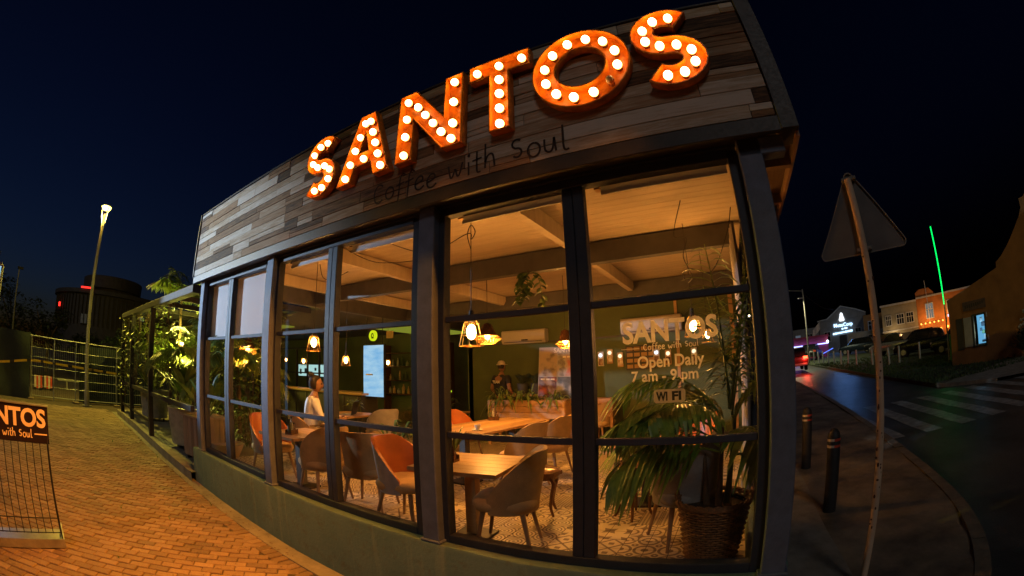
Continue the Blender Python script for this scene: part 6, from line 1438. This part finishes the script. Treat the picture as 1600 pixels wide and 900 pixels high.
def orangeb(t, L, h):
    mb = MB(); mb.bx(0, -.2, h, L+.1, .3, h+.2); mb.build('cornice', 'winwhite', t)
    mb = MB(); mb.prism([(0, h), (0, h+.75), (.6, h+1.1), (2.0, h+1.1), (2.6, h+.5), (2.6, h)], lambda a, b, q: (a, q, b), -.1, .25); mb.build('raised_gable', 'orangew', t)
    win(t, 1.8, 2.6, 1.0, 1.7, emis('frosted window', (.5, .5, .48), .3), 3); win(t, 5.2, 2.9, 1.6, 1.3, None, 3); mb = MB(); mb.bx(4.3, -.1, 2.3, 6.1, -.02, 2.6); mb.build('lit_sill', emis('pale sill light', (.8, .75, .9), 1.5), t)
    ob = emis('orange bulb', (1, .35, .05), 5)
    mb = MB(); mb.cyl((.4, -1.2, 2.05), (3.6, -1.2, 2.15), .02, n=4); mb.build('light_string', 'wire', t)
    for i in range(6): mb = MB(); mb.ball((.5+.62*i, -1.2, 2.0), .10, 7, 5); mb.build('string_bulb', ob, t, True)
    mb = MB(); mb.bx(.6, -1.2, 0, .75, -1.05, 2.0); mb.build('string_post', 'boxwood', t)
    for x, z in ((3.2, 1.1), (4.2, 1.2), (2.0, 1.0)): mb = MB(); mb.ball((x, -.3, z), .15, 7, 5); mb.build('lantern', ob, t, True)
    mb = MB(); mb.bx(1.6, -.06, .6, 2.6, -.01, 1.35); mb.build('lit_doorway', emis('cool doorway', (.6, .75, .85), 1.2), t)
    for x in (1.4, 4.4): lamp('amber_light', 'POINT', (x, -1.6, 2.2), 150, (1, .45, .12), t, .3)
    mb = MB(); mb.cyl((1.7, -.2, 2.2), (1.55, -.2, h+2.0), .05, n=6); mb.build('flag_pole', 'winwhite', t)
far_house('orange_building', 'orange two storey building with a string of amber lights', (26.0, 51.45, 0), (34.5, 46.2, 0), 1.05, 5.1, 8, 'orangew', orangeb)
far_house('low_wall_building', 'low pale building with a shutter between the gabled and beige ones', (17.2, 57.5, 0), (23.5, 55.6, 0), 1.1, 2.4, 4, 'palew', lambda t, L, h: (win(t, 3.6, .2, 1.1, 1.6), win(t, 5.2, .9, .8, .8)))
far_house('yellow_building', 'small yellow building peeking behind the sign post', (21.5, 62.5, 0), (25, 61.5, 0), 1.3, 4.6, 6, 'brownw', lambda t, L, h: win(t, 1.2, 2.4, .9, 1.2))
far_house('grey_house', 'dim grey house left of the gabled building', (8.5, 68.5, 0), (14.8, 66.0, 0), 1.35, 4.0, 6, 'greyw', lambda t, L, h: (win(t, 3.2, 1.9, .8, 1.2, dimw), win(t, 5.2, 1.9, .8, 1.2)))
t = thing('flag', 'pale drooping flag on a pole between pink and gabled buildings', 'flag', (13.3, 58, 1.2), 0)
mb = MB(); mb.cyl((0, 0, 0), (0, 0, 4.6), .04, n=6); mb.build('pole', 'lampmetal', t); mb = MB(); n = 8
vs = [(-.05-.14*i, .06*math.sin(i*1.2), z-.13*i) for z in (4.4, 3.4) for i in range(n+1)]; mb.add(vs, [(i, i+1, n+2+i, n+1+i) for i in range(n)]); mb.build('cloth', 'winwhite', t)
for P, l in ((cat3([(7.8, 39.7, 7.2), (12, 48, 6.3), (18, 60, 7.2)], 8), 'thin overhead wire from the far street lamp to the gabled building'),): mb = MB(); mb.tube(P, .012, 4); tag(mb.build('overhead_wire', 'wire'), l, 'wire')

wd_ = MB()
for i in range(26):
    x = -14+R()*12.6; y = -.34+U(-.05, .02) if R() < .7 else U(-2.6, -.4)
    for k in range(random.randrange(4, 11)): a = U(0, 6.28); leafblade(wd_, (x, y, G(x, y)), (math.cos(a)*.6, math.sin(a)*.6, 1), (0, 0, 1), U(.03, .09), .008, 0, .3, 2)
tag(stuff(wd_.build('weeds', 'leaf')), 'small weeds growing in the paving joints along the gutter', 'weeds')
lt = MB()
for i in range(240):
    x = -9+R()*7.5; y = -.40-abs(random.gauss(0, .9)) if R() < .6 else -.2-U(0, .12); a = U(0, 6.28); z = G(x, y)+.006
    leafblade(lt, (x, y, z), (math.cos(a), math.sin(a), U(0, .25)), (0, 0, 1), U(.02, .05), U(.01, .02), 0, .1, 2)
tag(stuff(lt.build('leaf_litter', 'bark')), 'dry leaf litter scattered on the brick pavement', 'leaf litter')
def cup(x, y, z, label):
    t = thing('coffee_cup', label, 'cup', (x, y, z), U(0, 6), 'coffee cups on the tables')
    mb = MB(); mb.lathe([(.001, 0), (.055, .004), (.075, .014), (.072, .016), (.03, .008)], 16); mb.build('saucer', 'ac', t, True)
    mb = MB(); mb.lathe([(.001, .01), (.026, .012), (.04, .05), (.042, .075), (.038, .075), (.034, .045), (.001, .02)], 14); mb.tube([(.038, 0, .062), (.062, 0, .058), (.058, 0, .032), (.034, 0, .026)], .005, 5); mb.build('cup', 'ac', t, True)
cup(-1.25, 1.9, FZ+.70, 'white coffee cup on the small table behind the palm'); cup(-3.25, 2.2, FZ+.74, 'white coffee cup at the near end of the long table'); cup(-6.5, 2.95, FZ+.72, 'white coffee cup beside the laptop')
for x, y, z, l in ((-1.0, 2.15, FZ+.70, 'glass tumbler on the small table behind the palm'), (-3.1, 2.9, FZ+.74, 'glass tumbler near the taupe chairs of the long table'), (-4.95, .8, FZ+.70, 'glass tumbler on the left square table')):
    mb = MB(); mb.lathe([(.001, .004), (.03, .0), (.036, .11), (.034, .11), (.028, .01)], 14, (x, y, z)); tag(mb.build('tumbler', 'glass', None, True), l, 'glass', 'glass tumblers on the tables')
